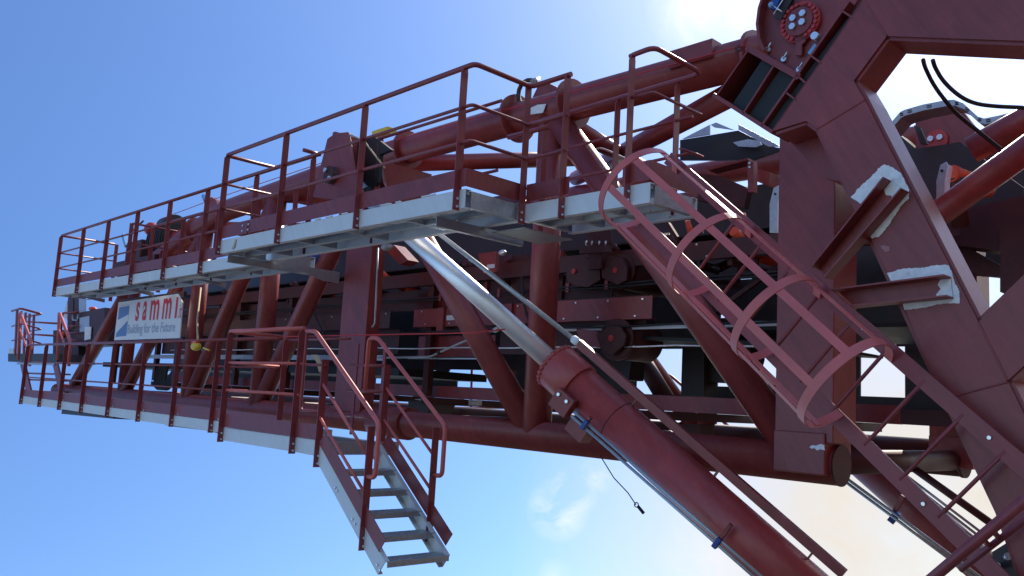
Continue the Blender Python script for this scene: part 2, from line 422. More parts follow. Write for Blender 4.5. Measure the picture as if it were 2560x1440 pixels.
rails(up_, [(-6.4, 5.77), (-9.0, 5.77)], ZR-.03, mids=(.37,), r=.018)
for x in (-8.55, -7.0): post(up_, x, 5.775, 1.78, ZR-.03, bolts=False)
rails(up_, [(-6.0, 6.1), (-6.62, 6.1)], ZR-.3, mids=())
toe(up_, [(-9.6, 5.758), (-6.0, 5.758)], ZD+.02, .12)
for x, ye in ((-11.0, 6.85), (-6.5, 6.3)):
    up_.part('support_arm', G().chan(V(x, 5.1, 1.70), V(x, ye, 1.70), .10, .06, out=(1, 0, 0)), M_GAL)
up_.part('haunch_plate', G().plate([V(-10.9, 5.76, 1.745), V(-10.9, 6.8, 1.745), V(-10.9, 6.8, 1.58), V(-10.9, 6.55, 1.58)], (.01, 0, 0)), M_GAL)
up_.part('haunch_plate', G().box((-6.45, 5.80, 1.70), (-5.98, 6.5, 1.712)), M_GAL)
up_.part('splice_plate', G().box((-10.37, 4.978, ZD+.02), (-10.27, 4.985, ZD+.17)), M_RED)
for x in (-10.40, -10.24):
    for z in (.06, .13): bolt(up_, V(x, 4.985, ZD+z), .016, .014)
up_.part('paper_tag', G().plate([V(-10.62, 4.995, 1.90), V(-10.57, 4.995, 1.90), V(-10.60, 4.985, 1.79), V(-10.67, 4.985, 1.77)], (0, .003, 0)), M_ROPE)
# debris of packing strips under the toe board
for k in range(9):
    x = -9.3 + k*.33 + random.uniform(-.1, .1)
    up_.part('packing_strip', G().box((x, 4.994, ZD+.004), (x+random.uniform(.05, .22), 5.01, ZD+.016)), M_WHT)

# --- landing at the head of the caged ladder
lp = Thing('ladder_landing', 'small grey landing of the upper walkway behind the top hoop of the caged ladder', 'platform', (-5.2, 5.75, ZD))
deck(lp, -5.95, -4.42, 5.76, 6.47, ZD, beams=[-5.45, -4.95])
toe(lp, [(-5.93, 5.752), (-5.36, 5.752)], ZD+.02)
toe(lp, [(-4.72, 5.752), (-4.42, 5.752), (-4.42, 6.47)], ZD+.02)
toe(lp, [(-4.42, 6.478), (-6.6, 6.478)], ZD+.02, .06)
post(lp, -5.42, 5.738, 1.72, ZR+.02)
post(lp, -4.64, 5.738, 1.76, ZR)
lp.part('handrail', G().tube(bend([V(-4.68, 5.738, ZR-.01), V(-4.62, 5.738, ZR), V(-4.41, 5.738, ZR+.01), V(-4.41, 6.475, ZR), V(-6.75, 6.475, ZR-.04)], .1), .0235, 10), M_RAIL)
for dz in (.40, .75):
    if dz < .5: lp.part('mid_rail', G().tube(bend([V(-4.68, 5.738, ZR-dz), V(-4.41, 5.738, ZR-dz), V(-4.41, 6.475, ZR-dz)], .08), .0165, 8), M_RAIL)
    lp.part('mid_rail', G().tube([V(-4.5, 6.475, ZR-dz), V(-6.75, 6.475, ZR-dz-.03)], .0165, 8), M_RAIL)
for x in (-4.68, -5.41, -6.43): post(lp, x, 6.485, 1.8, ZR-.03, bolts=False)
for z in (1.81, 1.86):
    for y in (6.0, 6.3): bolt(lp, V(-4.6, y, 1.752), .012, .01, (0, 0, -1))

# ---------------------------------------------------------------- lower walkway, landing and stair
ZK = -.54; ZH = .66
lw = Thing('walkway', 'long lower walkway with grey deck edge and open railing along the bottom chord', 'walkway', (-16, 5.75, ZK))
deck(lw, -22.45, -10.42, 5.75, 6.6, ZK, h=.16, beams=[-21.5, -20, -18.5, -17, -15.5, -14, -12.5, -11.2])
lx = [-22.4, -20.95, -19.55, -18.17, -16.7, -15.2, -13.78, -12.34]
for x in lx: post(lw, x, 5.735, -.72, ZH)
rails(lw, [(-22.5, 5.735), (-10.5, 5.735)], ZH, rm=.015)
toe(lw, [(-22.45, 5.742), (-10.45, 5.742)], ZK+.01, .16)
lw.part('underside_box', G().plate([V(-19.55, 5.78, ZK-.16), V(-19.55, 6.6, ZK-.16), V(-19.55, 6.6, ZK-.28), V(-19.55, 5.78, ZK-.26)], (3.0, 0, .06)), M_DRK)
for x in (-14.5, -12.9):
    lw.part('support_arm', G().plate([V(x, 5.85, ZK-.16), V(x, 6.8, ZK-.16), V(x, 6.8, ZK-.28), V(x, 5.95, ZK-.2)], (.3, 0, 0)), M_GRY)
for x in lx[2:]:
    bolt(lw, V(x+.2, 5.738, ZK+.03), .012)

ll = Thing('stair_landing', 'lower landing at the head of the hanging stair, with a closed railing loop', 'platform', (-9.3, 5.0, ZK))
deck(ll, -10.42, -8.12, 5.0, 5.75, ZK, h=.16, beams=[-9.8, -9.0])
for x in (-10.42, -8.64): post(ll, x, 4.985, -.72, ZH+.02)
rails(ll, [(-10.5, 5.735), (-10.5, 4.985), (-8.62, 4.985)], ZH+.02, m=M_CAGE)
ll.part('handrail', G().tube(bend([V(-8.56, 4.985, ZH+.02), V(-8.56, 4.985, .62), V(-8.56, 4.985, -.24), V(-8.14, 4.985, -.24)], .06), .019, 8), M_RAIL)
ll.part('mid_rail', G().tube([V(-8.56, 4.985, .27), V(-8.1, 4.985, .27)], .015, 8), M_RAIL)
post(ll, -10.42, 5.78, -.6, ZH, bolts=False)
rails(ll, [(-10.42, 5.78), (-8.9, 5.78)], ZH-.02, r=.016, mids=())
toe(ll, [(-10.42, 4.99), (-8.12, 4.99)], ZK+.01, .16)
ll.part('support_arm', G().plate([V(-9.6, 5.1, ZK-.16), V(-9.6, 5.75, ZK-.16), V(-9.6, 5.75, ZK-.27)], (.35, 0, 0)), M_GRY)
ll.part('support_arm', G().chan(V(-8.12, 5.76, ZK-.08), V(-8.12, 6.05, ZK-.08), .15, .07, out=(1, 0, 0)), M_GAL)

st = Thing('hanging_stair', 'short grey steel stair with five treads hanging from the lower landing into the sky', 'stair', (-8.1, 5.0, ZK))
SA = V(-8.18, 5.0, -.66); SBt = V(-6.86, 5.0, -1.66)
sd_ = (SBt - SA).normalized(); sn = V(sd_.z*-1, 0, sd_.x)
if sn.z < 0: sn = -sn
YS0, YS1 = 5.0, 5.80
for y, o in ((YS0, -1), (YS1, 1)):
    a = SA + V(0, y-5.0, 0); b = SBt + V(0, y-5.0, 0)
    st.part('stringer', G().chan(a+sn*.02, b+sn*.02, .17, .055, out=(0, o, 0), hup=sn), M_GRY)
    st.part('kick_plate', G().bar(a+sn*.19+sd_*.0+V(0, o*.012, 0), b+sn*.19-sd_*.12+V(0, o*.012, 0), .16, .006, (0, 1, 0)), M_RED)
    # hand rail with its dropped end loop
    top = V(-8.50, y+o*.02, .645); bot = V(-7.03, y+o*.02, -.30)
    loop = [V(-8.56, y+o*.02, .02), V(-8.56, y+o*.02, .645), top+V(.12, 0, 0), bot, V(-7.03, y+o*.02, -.82), V(-7.17, y+o*.02, -.82)]
    if o < 0: loop = loop[1:]
    st.part('handrail', G().tube(bend(loop, .07), .0245, 10), M_CAGE)
    for k in (.34, .70):
        st.part('mid_rail', G().tube([top + V(.34, 0, -.22-k*1.0), V(-7.19, y+o*.02, -.28-k)], .0165, 8), M_CAGE)
    p1 = st.part('post', G().bar(V(-8.13, y+o*.012, -.82), V(-8.13, y+o*.012, .33), POST_T, POST_W*1.05), M_RAIL)
    p2 = st.part('post', G().bar(V(-7.17, y+o*.012, -1.53), V(-7.17, y+o*.012, -.33), POST_T, POST_W*1.05), M_RAIL)
    for pp, z in ((p1, -.78), (p1, -.70), (p2, -1.49), (p2, -1.41)):
        bolt(st, V((-8.13 if pp is p1 else -7.17)+POST_T/2, y+o*.012, z), .014, .012, (1, 0, 0), under=pp)
for k in range(5):
    f = (k + 1.12) / 5.35
    c = SA + (SBt - SA) * f + sn*.05
    g = G().box((c.x-.13, YS0+.02, c.z-.004), (c.x+.10, YS1-.02, c.z)).box((c.x+.096, YS0+.02, c.z-.055), (c.x+.10, YS1-.02, c.z-.0041)).box((c.x-.13, YS0+.02, c.z-.045), (c.x-.126, YS1-.02, c.z-.0041))
    tread = st.part('tread', g, M_GAL)
    h = G()
    for j in range(14):
        y = YS0 + .06 + j*.046
        h.box((c.x+.101, y, c.z-.04), (c.x+.1025, y+.022, c.z-.022))
        h.box((c.x-.09, y, c.z+.0002), (c.x-.06, y+.02, c.z+.004)).box((c.x+.0, y, c.z+.0002), (c.x+.03, y+.02, c.z+.004))
    st.part('tread_teeth', h, M_GAL, tread, kind='stuff')
for f in (.33, .36, .60, .64, .96, 1.0):
    bolt(st, SA + (SBt-SA)*f + V(0, -.002, 0) + sn*.0, .013)

il = Thing('inner_ladder', 'short maroon rung ladder standing on the lower landing between chord and handrail', 'ladder', (-8.6, 6.3, ZK))
for x in (-9.35, -8.75):
    il.part('stile', G().bar(V(x, 6.2, ZK), V(x, 6.2, .62), .05, .02), M_RAIL)
for z in (-.3, .02, .34):
    il.part('rung', G().tube([V(-9.5, 6.2, z), V(-8.75, 6.2, z)], .02, 8), M_RAIL)

# ---------------------------------------------------------------- platform and small stair at the far tip
ep = Thing('tip_platform', 'small railed platform with steps at the far left tip of the boom', 'platform', (-25, 6.4, .3))
YE = 6.6
def E(l, Y=YE): return [at(x, y, Y) for x, y in l]
ep.part('deck_beam', G().plate(E([(20, 884), (142, 884), (142, 906), (20, 904)]), (0, .9, 0)), M_DRK)
ep.part('kick_board', G().plate(E([(22, 871), (33, 871), (33, 884), (22, 884)]), (0, .04, 0)), M_GRY)
ep.part('deck_edge', G().plate(E([(42, 906), (135, 908), (135, 913), (42, 911)], YE-.03), (0, .02, 0)), M_GAL)
for k, x in enumerate((41, 51, 62, 72, 83)):
    ep.part('post', G().bar(at(x-3, 888, YE+.12*k), at(x+2, 776+3*k, YE+.12*k), .085, .05), M_RAIL)
for y in (776, 814, 850):
    lp_ = E([(30, y+2)]) + E([(52, y-5)]) + E([(104, y+9)], YE+.5) + E([(66, y+16)], YE+.7)
    ep.part('guard_loop', G().tube(bend(lp_, .12), .032 if y == 776 else .022, 8), M_RAIL)
for y in (804, 835):
    ep.part('back_rail', G().tube(E([(62, y), (148, y+5)], YE+.6), .028, 8), M_RAIL)
for xa in (0, 98):
    ep.part('stair_rail', G().tube(bend(E([(46+xa, 900), (50+xa, 780), (78+xa, 853), (74+xa, 915)]), .1), .038, 8), M_CAGE)
    ep.part('stair_rail', G().tube(E([(50+xa, 825), (76+xa, 895)]), .026, 8), M_CAGE)
    ep.part('stringer', G().plate(E([(48+xa*.83, 902), (60+xa*.83, 902), (78+xa*.83, 982), (66+xa*.83, 984)]), (0, .04, 0)), M_RED)
for y in (931, 947, 976):
    ep.part('tread', G().plate(E([(68, y), (150, y+2), (150, y+6), (68, y+4)], YE+.05), (0, .25, 0)), M_RED)

# ---------------------------------------------------------------- sign
sg = Thing('sign_board', 'white company sign with red and blue lettering hung under the upper walkway', 'sign', (-18, 6.72, .83))
sp = [V(-19.72, 6.72, .83), V(-16.22, 6.72, .83), V(-16.27, 6.72, 1.52), V(-16.52, 6.72, 1.70), V(-19.72, 6.72, 1.67)]
sg.part('panel', G().plate(sp, (0, .02, 0)), M_SIGN)
fr = G().box((-19.78, 6.742, .78), (-16.15, 6.80, .84)).box((-19.78, 6.742, 1.64), (-16.3, 6.80, 1.74))
for x in (-19.6, -18.0, -16.45): fr.box((x, 6.742, -.1), (x+.06, 6.8, .78))
sg.part('back_frame', fr, M_DRED)
def text(t, s, m, x, z, w, h, name='lettering', bold=0.012):
    cu = bpy.data.curves.new(name, 'FONT'); cu.body = s; cu.size = 1; cu.offset = bold
    ob = bpy.data.objects.new(name, cu); C.objects.link(ob)
    bpy.context.view_layer.update()
    me = ob.to_mesh(); vs_ = [v.co.copy() for v in me.vertices]; fs = [list(p.vertices) for p in me.polygons]
    ob.to_mesh_clear(); bpy.data.objects.remove(ob)
    x0 = min(v.x for v in vs_); x1 = max(v.x for v in vs_); y0 = min(v.y for v in vs_); y1 = max(v.y for v in vs_)
    g = G(); g.add([V(x + (v.x-x0)/(x1-x0)*w, 6.7165, z + (v.y-y0)/(y1-y0)*h) for v in vs_], fs)
    return t.part(name, g, m)
for ch, xa, xb3, yt, yb in (('s', 590, 725, 355, 855), ('a', 770, 918, 328, 830), ('m', 962, 1232, 288, 808), ('m', 1282, 1545, 245, 780), ('l', 1610, 1668, 232, 752), ('.it', 1700, 1800, 415, 730)):
    pa = at(280 + xa*.0972, 720 + yb*.0972, 6.7165); pb3 = at(280 + xb3*.0972, 720 + yt*.0972, 6.7165)
    text(sg, ch, M_SRED, pa.x-.01, min(pa.z, 1.22), max(pb3.x-pa.x, .07)+.02, pb3.z-min(pa.z, 1.22), bold=.02 if ch in 'sam' else 0)
text(sg, 'Building for the Future', M_SGRY, -18.98, .90, 2.5, .26)
em = sg.part('emblem', G().plate([V(-19.63, 6.7175, .90), V(-19.02, 6.7175, .915), V(-19.02, 6.7175, 1.565), V(-19.63, 6.7175, 1.555)], (0, .001, 0)), M_SBLU)
sg.part('emblem_band', G().plate([V(-19.64, 6.7155, .98), V(-19.01, 6.7155, 1.25), V(-19.01, 6.7155, 1.38), V(-19.64, 6.7155, 1.27)], (0, .001, 0)), M_SIGN, em)
text(sg, '.......', M_SGRY, -19.57, 1.58, .54, .02, 'emblem_caption')

# ---------------------------------------------------------------- hydraulic cylinder in front of the truss
CA = at(1040, 600, 5.9); CB = at(1568, 1075, 6.45)
cd = (CB - CA).normalized()
def cp(s): return CA + cd*s
# distances along the axis
def s_at(px):      # axis point seen at image column px
    best = min((abs((lambda q: 1280 + FPX*q.x/q.z)(RB @ cp(k*.01)) - px), k*.01) for k in range(-300, 900))
    return best[1]
s_col = s_at(1392); s_pin = s_at(872)
cy = Thing('lift_cylinder', 'big maroon hydraulic cylinder with bright chrome rod crossing in front of the boom', 'hydraulic cylinder', cp(s_col))
cy.part('rod', G().tube([cp(s_pin+.1), cp(s_col+.1)], .104, 40), M_CHR)
s_end = s_col + 4.6
brl = cy.part('barrel', G().tube([cp(s_col+.30), cp(s_end)], .215, 40), M_CYL)
cy.part('weld_ring', G().tube([cp(s_col+.86), cp(s_col+.868)], .2165, 40), M_DRED, brl)
cy.part('gland', G().tube([cp(s_col), cp(s_col+.33)], .238, 40), M_CYL, bevel=.01)
n0 = cd.orthogonal().normalized(); n1 = cd.cross(n0)
for k in range(24):
    a = 2*math.pi*k/24; q = (n0*math.cos(a) + n1*math.sin(a))*.222
    cy.part('gland_bolt', G().tube([cp(s_col-.035)+q, cp(s_col+.01)+q], .026, 10), M_CYL)
cy.part('rod_eye', G().tube([cp(s_pin)+V(0, -.13, 0), cp(s_pin)+V(0, .13, 0)], .20, 24), M_RED)
cy.part('foot_eye', G().tube([cp(s_end+.1)+V(0, -.2, 0), cp(s_end+.1)+V(0, .2, 0)], .26, 24), M_RED)
pu = (V(0, 0, 1) - cd*cd.z).normalized(); po = cd.cross(pu)
if po.y > 0: po = -po
# port block under the barrel with bolts
blk = cp(s_col+.62) - pu*.30 + po*.02
pb = cy.part('port_block', G().bar(blk-cd*.12, blk+cd*.1, .16, .2, po), M_RED)
for k in range(4):
    cy.part('saddle_clip', G().bar(cp(s_col+.9+k*1.0)+pu*.20, cp(s_col+.9+k*1.0)+pu*.30, .05, .012, cd), M_RED)
# position sensor tube lying along the cylinder
gr_ = Thing('sensor_tube', 'slim grey tube above the chrome rod sliding into a maroon guard along the cylinder', 'sensor rod', at(1437, 850, 6.0))
ga = at(1105, 590, 5.85); gb = at(1437, 850, 6.02); gd = (gb-ga).normalized()
gr_.part('tube', G().tube([ga - gd*.9, gb], .024, 12), M_GAL)
gr_.part('clamp_ring', G().tube([gb-gd*.02, gb+gd*.07], .04, 16), M_WHT)
ge = at(2110, 1435, 6.55)
gr_.part('guard_channel', G().bar(gb+gd*.05, ge, .075, .06, po), M_RED)

# bracket that holds the head of the cylinder on the box column
PIN = cp(s_pin)
br = Thing('cylinder_bracket', 'maroon two-plate bracket holding the cylinder head above the upper platform', 'bracket', PIN)
xb = PIN.x
def brp(yy, inner=0):
    return [V(p.x, yy, p.z) for p in (at(782, 492, PIN.y-.22), at(818, 347, PIN.y-.22), at(838, 333, PIN.y-.22), at(868, 330, PIN.y-.22), at(886, 438, PIN.y-.22), at(905, 480, PIN.y-.22), at(840, 500, PIN.y-.22))]
br.part('cheek_plate', G().plate(brp(PIN.y-.22), (0, .04, 0)), M_RED, bevel=.004)
br.part('cheek_plate', G().plate(brp(PIN.y+.20), (0, .04, 0)), M_RED, bevel=.004)
br.part('back_plate', G().box((xb-.18, PIN.y-.18, PIN.z+.05), (xb-.12, PIN.y+.20, PIN.z+.60)), M_RED)
br.part('arm_box', G().box((xb-.45, PIN.y+.24, PIN.z-.2), (xb-.05, 7.0, PIN.z+.38)), M_RED)
br.part('pin', G().tube([PIN+V(0, -.30, 0), PIN+V(0, .30, 0)], .11, 24), M_DRED)
for dx, dz in ((-.05, .06), (.06, -.06)):
    bolt(br, PIN+V(dx, -.30, dz), .03, .03)
br.part('rubber_apron', G().plate([at(893, 345, 5.72), at(938, 343, 5.72), at(978, 374, 5.72), at(950, 386, 5.72), at(945, 455, 5.72), at(925, 480, 5.72), at(896, 470, 5.72)], (0, .05, 0)), M_BLK)
br.part('dog_collar', G().tube([cp(s_pin+.42), cp(s_pin+.5)], .14, 24), M_BLK)
rope = [at(870, 331, 5.55), at(855, 333, 5.55), at(842, 345, 5.55), at(838, 380, 5.52), at(840, 430, 5.5), at(842, 462, 5.5), at(850, 490, 5.5), at(855, 503, 5.5)]
single('rope', G().tube(rope, .007, 6), M_ROPE, 'thin pale rope looped over the cylinder bracket', 'rope')
single('strap', G().tube([at(866, 332, 5.5), at(910, 352, 5.5), at(935, 385, 5.5), at(962, 420, 5.5)], .01, 6), M_ROPE, 'pale strap hanging from the bracket top towards the rod', 'strap')
single('yellow_box', G().box((-9.35, 6.15, 3.36), (-9.0, 6.3, 3.44)), M_YEL, 'small yellow cover beside the cylinder bracket behind a railing post', 'cover')

# grease line pair in front of the chord
PIPEA = at(1432, 1035, 6.0); PIPEB = at(1790, 1350, 6.35); pdv = (PIPEB-PIPEA).normalized()
pp = Thing('hydraulic_pipe_pair', 'two thin grey hydraulic pipes running side by side under the cylinder barrel', 'pipes', PIPEA)
for k in (-.022, .022):
    o = pu*k
    pp.part('pipe', G().tube([PIPEA+o, PIPEB+pdv*1.6+o], .0145, 10), M_GAL)
for i, (x, y, lb) in enumerate(((1463, 1062, 'blue pipe clamp on the grey pipes just above the bottom chord'), (1793, 1357, 'blue pipe clamp on the grey pipes low under the barrel'))):
    c = at(x, y, 6.0 + .35*((x-1432)/358))
    k = Thing('pipe_clamp', lb, 'pipe clamp', c, 'blue pipe clamps')
    k.part('clamp_body', G().bar(c-pdv*.022, c+pdv*.022, .10, .06, po), M_BLU, bevel=.006)
    k.part('bracket', G().bar(c+pu*.06, c+pu*(.09 if i == 0 else .2), .05, .03, pdv), M_RED)
    hb = at(1408, 1005, 6.1)
jb = Thing('junction_block', 'maroon junction block with bolts where the grey pipes begin', 'valve block', hb)
jb.part('block', G().bar(hb - pdv*.1, hb + pdv*.12, .2, .12, po), M_RED, bevel=.006)
for k in (-.05, .06): bolt(jb, hb + pdv*k + po*.06 + pu*.05, .018, .02, po)
# galvanised cable tray under the barrel
ct = Thing('cable_tray', 'galvanised cable tray hidden behind the lower half of the cylinder barrel', 'cable tray', at(1700, 1260, 6.9))
ct.part('tray', G().bar(at(1610, 1168, 6.9), at(1790, 1310, 6.9), .09, .12, po), M_GAL)
ct.part('lid', G().bar(at(1700, 1240, 6.85), at(1735, 1275, 6.85), .18, .14, po), M_DRK)
ct.part('foot', G().bar(at(1745, 1300, 6.9), at(1795, 1318, 6.9), .05, .1, po), M_GAL)

# dropped pull wire
hw = [at(1500, 1138, 6.86), at(1535, 1195, 6.9), at(1570, 1232, 6.9), at(1590, 1262, 6.9)]
wv = Thing('hanging_wire', 'thin wire with a small weight dangling below the bottom chord', 'wire', hw[0])
wv.part('wire', G().tube(hw, .006, 5), M_DRK)
wv.part('loop', G().tube([at(1591+5*math.cos(a*.8), 1262+6*math.sin(a*.8), 6.9) for a in range(9)], .006, 5), M_DRK)
wv.part('weight', G().tube([at(1595, 1266, 6.9), at(1609, 1283, 6.9)], .016, 8), M_BLK)

# safety wire along the upper chord, with eye bolts
single('safety_wire', G().tube([at(1866, 112, 6.75), at(1790, 132, 6.75), at(1410, 235, 6.75), at(1100, 318, 6.75), at(870, 385, 6.75), at(520, 503, 6.75), at(400, 548, 6.75)], .007, 5), M_CRED, 'thin red safety wire strung along the upper chord', 'wire')
single('wire_eye', G().tube([at(1850+8*math.cos(a*.7)-3, 121+6*math.sin(a*.7), 6.75) for a in range(10)], .009, 6), M_DRK, 'dark wire eye at the head of the upper chord', 'wire eye')
single('red_cord', G().tube([at(60, 862, 5.95), at(470, 850, 5.95), at(690, 842, 5.95), at(900, 838, 5.95), at(1180, 832, 5.95), at(1262, 823, 5.95)], .008, 5), M_CRED, 'thin red emergency pull cord along the lower railing', 'cord')
pc = Thing('pull_switch', 'yellow pull cord switch hanging at the lower handrail', 'switch', at(490, 860, 5.7))
pc.part('body', G().ball(at(490, 866, 5.7), .10, (1.4, .7, .7)), M_YEL)
pc.part('cap', G().box(tuple(at(478, 862, 5.66)), tuple(at(500, 853, 5.72))), M_ORG)
pc.part('lever', G().tube([at(508, 870, 5.66), at(524, 876, 5.66)], .014, 6), M_YEL)
pc.part('cable', G().tube([at(494, 850, 5.7), at(493, 800, 6.2), at(502, 720, 6.5)], .016, 6), M_ROPE)
single('conduit', G().tube(bend([at(945, 620, 6.75), at(942, 700, 6.75), at(937, 810, 6.75), at(930, 818, 6.75)], .05), .012, 6), M_GAL, 'thin pale conduit running down beside the box column', 'conduit')

# ---------------------------------------------------------------- caged ladder
YLd = 5.3
LA = V(-3.24, YLd, 1.0); ld = V(.75, 0, -.6614); lr = V(.6614, 0, .75)      # axis downwards; rung direction
def L(s, w=0, y=0): return LA + ld*s + lr*w + V(0, y, 0)
cl_ = Thing('caged_ladder', 'maroon ladder with round safety cage slanting down across the boom end', 'ladder', L(3.6))
for w in (-.27, .27):
    cl_.part('stile', G().bar(L(-1.12 if w > 0 else -.98, w), L(4.3, w), .10, .018, (0, 1, 0)).bar(L(-1.12 if w > 0 else -.98, w*.93, .025), L(4.3, w*.93, .025), .012, .05, (0, 1, 0)), M_RAIL)
s0 = 0.0
for k in range(-1, 14):
    s = .0 + k*.286
    cl_.part('rung', G().tube([L(s, -.27), L(s, .27)], .013, 8), M_RAIL)
def hoop(s, wid=.062, a0=-48, a1=228):
    """flat strip bent round in the plane across the ladder"""
    g = G(); n = 44; rad = .335; cy_ = -.265
    vs_ = []; fs = []
    for i in range(n+1):
        a = R_(a0 + (a1-a0)*i/n)
        for rr in (rad, rad+.006):
            for e in (-wid/2, wid/2):
                vs_.append(L(s+e, rr*math.cos(a), cy_ - rr*math.sin(a)))
    for i in range(n):
        o = i*4; q = o+4
        fs += [(o, q, q+1, o+1), (o+2, o+3, q+3, q+2), (o, o+2, q+2, q), (o+1, q+1, q+3, o+3)]
    fs += [(0, 1, 3, 2), (n*4, n*4+2, n*4+3, n*4+1)]
    return g.add(vs_, fs, False)
HS = (-.98, -.12, .57, 1.19)
for s in HS: cl_.part('cage_hoop', hoop(s), M_CAGE)
for a in (192, 145, 98, 50, 5):
    w = .332*math.cos(R_(a)); y = -.265 - .332*math.sin(R_(a))
    t = V(0, 0, 0) + lr*(-math.sin(R_(a))) + V(0, -math.cos(R_(a)), 0)
    nrm = lr*math.cos(R_(a)) + V(0, -math.sin(R_(a)), 0)
    cl_.part('cage_strap', G().bar(L(HS[0], w, y), L(HS[-1]+.02, w, y), .056, .006, nrm), M_CAGE)
for s in (.95, 1.9, 2.9, 3.8):
    for w in (-.27, .27): bolt(cl_, L(s, w, -.012), .012, .01)
single('cage_stay', G().tube([at(1700, 372, 5.4), at(1740, 385, 5.6), at(1757, 392, 5.7)], .012, 6), M_RAIL, 'short rod beside the top hoop of the ladder cage', 'rod')

# ---------------------------------------------------------------- portal frame
YP = 5.42; DP = .30
pf = Thing('portal_frame', 'huge maroon welded plate frame with branching legs at the boom root', 'frame', V(-1.2, YP, -1.0))
def PP(l, Y=YP): return [at(x, y, Y) for x, y in l]
main = [(2176, -30), (2700, -60), (2700, 107), (2217, 90), (2134, 202), (2162, 250), (2290, 500), (2446, 805), (2640, 620), (2640, 840),
        (2519, 952), (2640, 1200), (2800, 1900), (2740, 1990), (2495, 1280), (2408, 1089), (2328, 926), (2256, 759), (2140, 519), (2101, 440), (2043, 322), (2015, 302), (1930, 328)]
pf.part('web_plate', G().plate(PP(main), (0, .02, 0)), M_RED)
def edge_strip(name, pts, closed=False, d0=.02, d1=DP, th=.022, off=1):
    P = PP(pts); 
    g = G()
    for a, b in zip(P, P[1:]):
        d = (b-a).normalized(); nn = V(-d.z, 0, d.x)*off
        g.plate([a+V(0, d0, 0), b+V(0, d0, 0), b+V(0, d1, 0), a+V(0, d1, 0)], nn*th)
    return pf.part(name, g, M_RED)
edge_strip('flange_plate', [(2720, 108), (2217, 90), (2134, 202), (2162, 250), (2290, 500), (2446, 805), (2640, 620)], off=1)
edge_strip('flange_plate', [(2519, 952), (2640, 1200), (2800, 1900)], off=1)
edge_strip('flange_plate', [(2640, 840), (2519, 952)], off=1)
edge_strip('flange_plate', [(2740, 1990), (2495, 1280), (2328, 926), (2140, 519), (2043, 322), (2015, 302), (1936, 328)], off=1)
pf.part('back_plate', G().plate([p + V(0, DP, 0) for p in PP(main)], (0, .02, 0)), M_RED)
for ln in (((2160, 0), (2217, 90)), ((2446, 805), (2519, 952)), ((2162, 250), (2043, 322)), ((2350, 1000), (2520, 955))):
    a, b = PP(ln)
    wb = [a.lerp(b, k/40) + V(0, random.uniform(-.0015, .0005), 0) for k in range(41)]
    pf.part('weld_bead', G().tube(wb, .0065, 6), M_RED)
# ribbed head on the left arm: back plate deep inside, ribs standing to the front
arm = [(2176, -30), (1930, 328), (1783, 234), (1868, 116), (1990, -60)]
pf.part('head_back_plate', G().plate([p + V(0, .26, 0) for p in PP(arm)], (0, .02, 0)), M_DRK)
def rib(a, b, w, d0=0.0, d1=.26):
    a, b = PP((a, b)); d = (b-a).normalized(); nn = V(-d.z, 0, d.x)
    pf.part('rib', G().plate([a+V(0, d0, 0)-nn*w/2, b+V(0, d0, 0)-nn*w/2, b+V(0, d0, 0)+nn*w/2, a+V(0, d0, 0)+nn*w/2], (0, d1-d0, 0)), M_RED)
rib((1783, 236), (1930, 330), .028)
rib((1866, 118), (1997, 192), .045)
rib((1790, 240), (1872, 122), .012)
rib((1934, 164), (1858, 283), .014)
rib((2122, 2), (1902, 316), .018)
for a, b in (((2104, 26), (2134, 46)), ((2028, 140), (2056, 160)), ((1990, 186), (2014, 208)), ((1966, 232), (1992, 252))):
    rib(a, b, .012, d1=.12)
rib((2166, -10), (1930, 328), .010)
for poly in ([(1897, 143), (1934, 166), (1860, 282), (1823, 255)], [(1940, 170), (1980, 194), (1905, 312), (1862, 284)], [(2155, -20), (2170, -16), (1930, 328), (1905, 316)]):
    pf.part('pocket_shade', G().plate([p + V(0, .05, 0) for p in PP(poly)], (0, .02, 0)), M_BLK)  # added black sheets; the deep shade of the pockets put into colour
# rounded cheek with the hub on it
ck = [(1997, 186), (1940, 152), (1902, 122), (1893, 95), (1889, 60), (1894, 20), (1910, -30), (1940, -80), (2170, -80), (2125, 0), (2060, 95)]
pf.part('cheek_plate', G().plate([p + V(0, .08, 0) for p in PP(ck)], (0, .03, 0)), M_RED)
rim = PP([(1905, 126), (1893, 95), (1889, 60), (1894, 20), (1910, -30), (1940, -80)])
g = G()
for a, b in zip(rim, rim[1:]): g.plate([a, b, b+V(0, .20, 0), a+V(0, .20, 0)], V(.022, 0, 0))
pf.part('cheek_rim', g, M_RED)
hc = at(2004, 58, YP+.07)
def disc(t, name, c, r, y0, y1, m, n=32, under=None, bevel=0):
    return t.part(name, G().tube([c+V(0, y0, 0), c+V(0, y1, 0)], r, n), m, under, bevel=bevel)
hub = disc(pf, 'hub', hc, .150, -.03, .012, M_BRT, 36)
disc(pf, 'hub_face', hc, .105, -.045, -.029, M_RED, 36, hub)
for k in range(22):
    if k in (4, 5, 16, 17): continue
    a = 2*math.pi*k/22
    bolt(pf, hc+V(.130*math.cos(a), -.03, .130*math.sin(a)), .015, .018, m=M_BRT, under=hub)
for dx, dz in ((-.038, .030), (.033, .044), (-.041, -.030), (.030, -.018)):
    bolt(pf, hc+V(dx*1.05, -.045, dz*1.05), .0255, .02, under=hub)
pf.part('keeper_plate', G().plate([p for p in PP([(1990, 84), (2020, 80), (2012, 104), (2004, 112), (2004, 138), (1988, 138), (1990, 110), (1982, 100)], YP+.04)], (0, .02, 0)), M_RED, hub)
pf.part('keeper_plate', G().plate(PP([(1972, 34), (1985, 20), (2020, 6), (2024, 20), (1978, 36)], YP+.04), (0, .02, 0)), M_RED, hub)
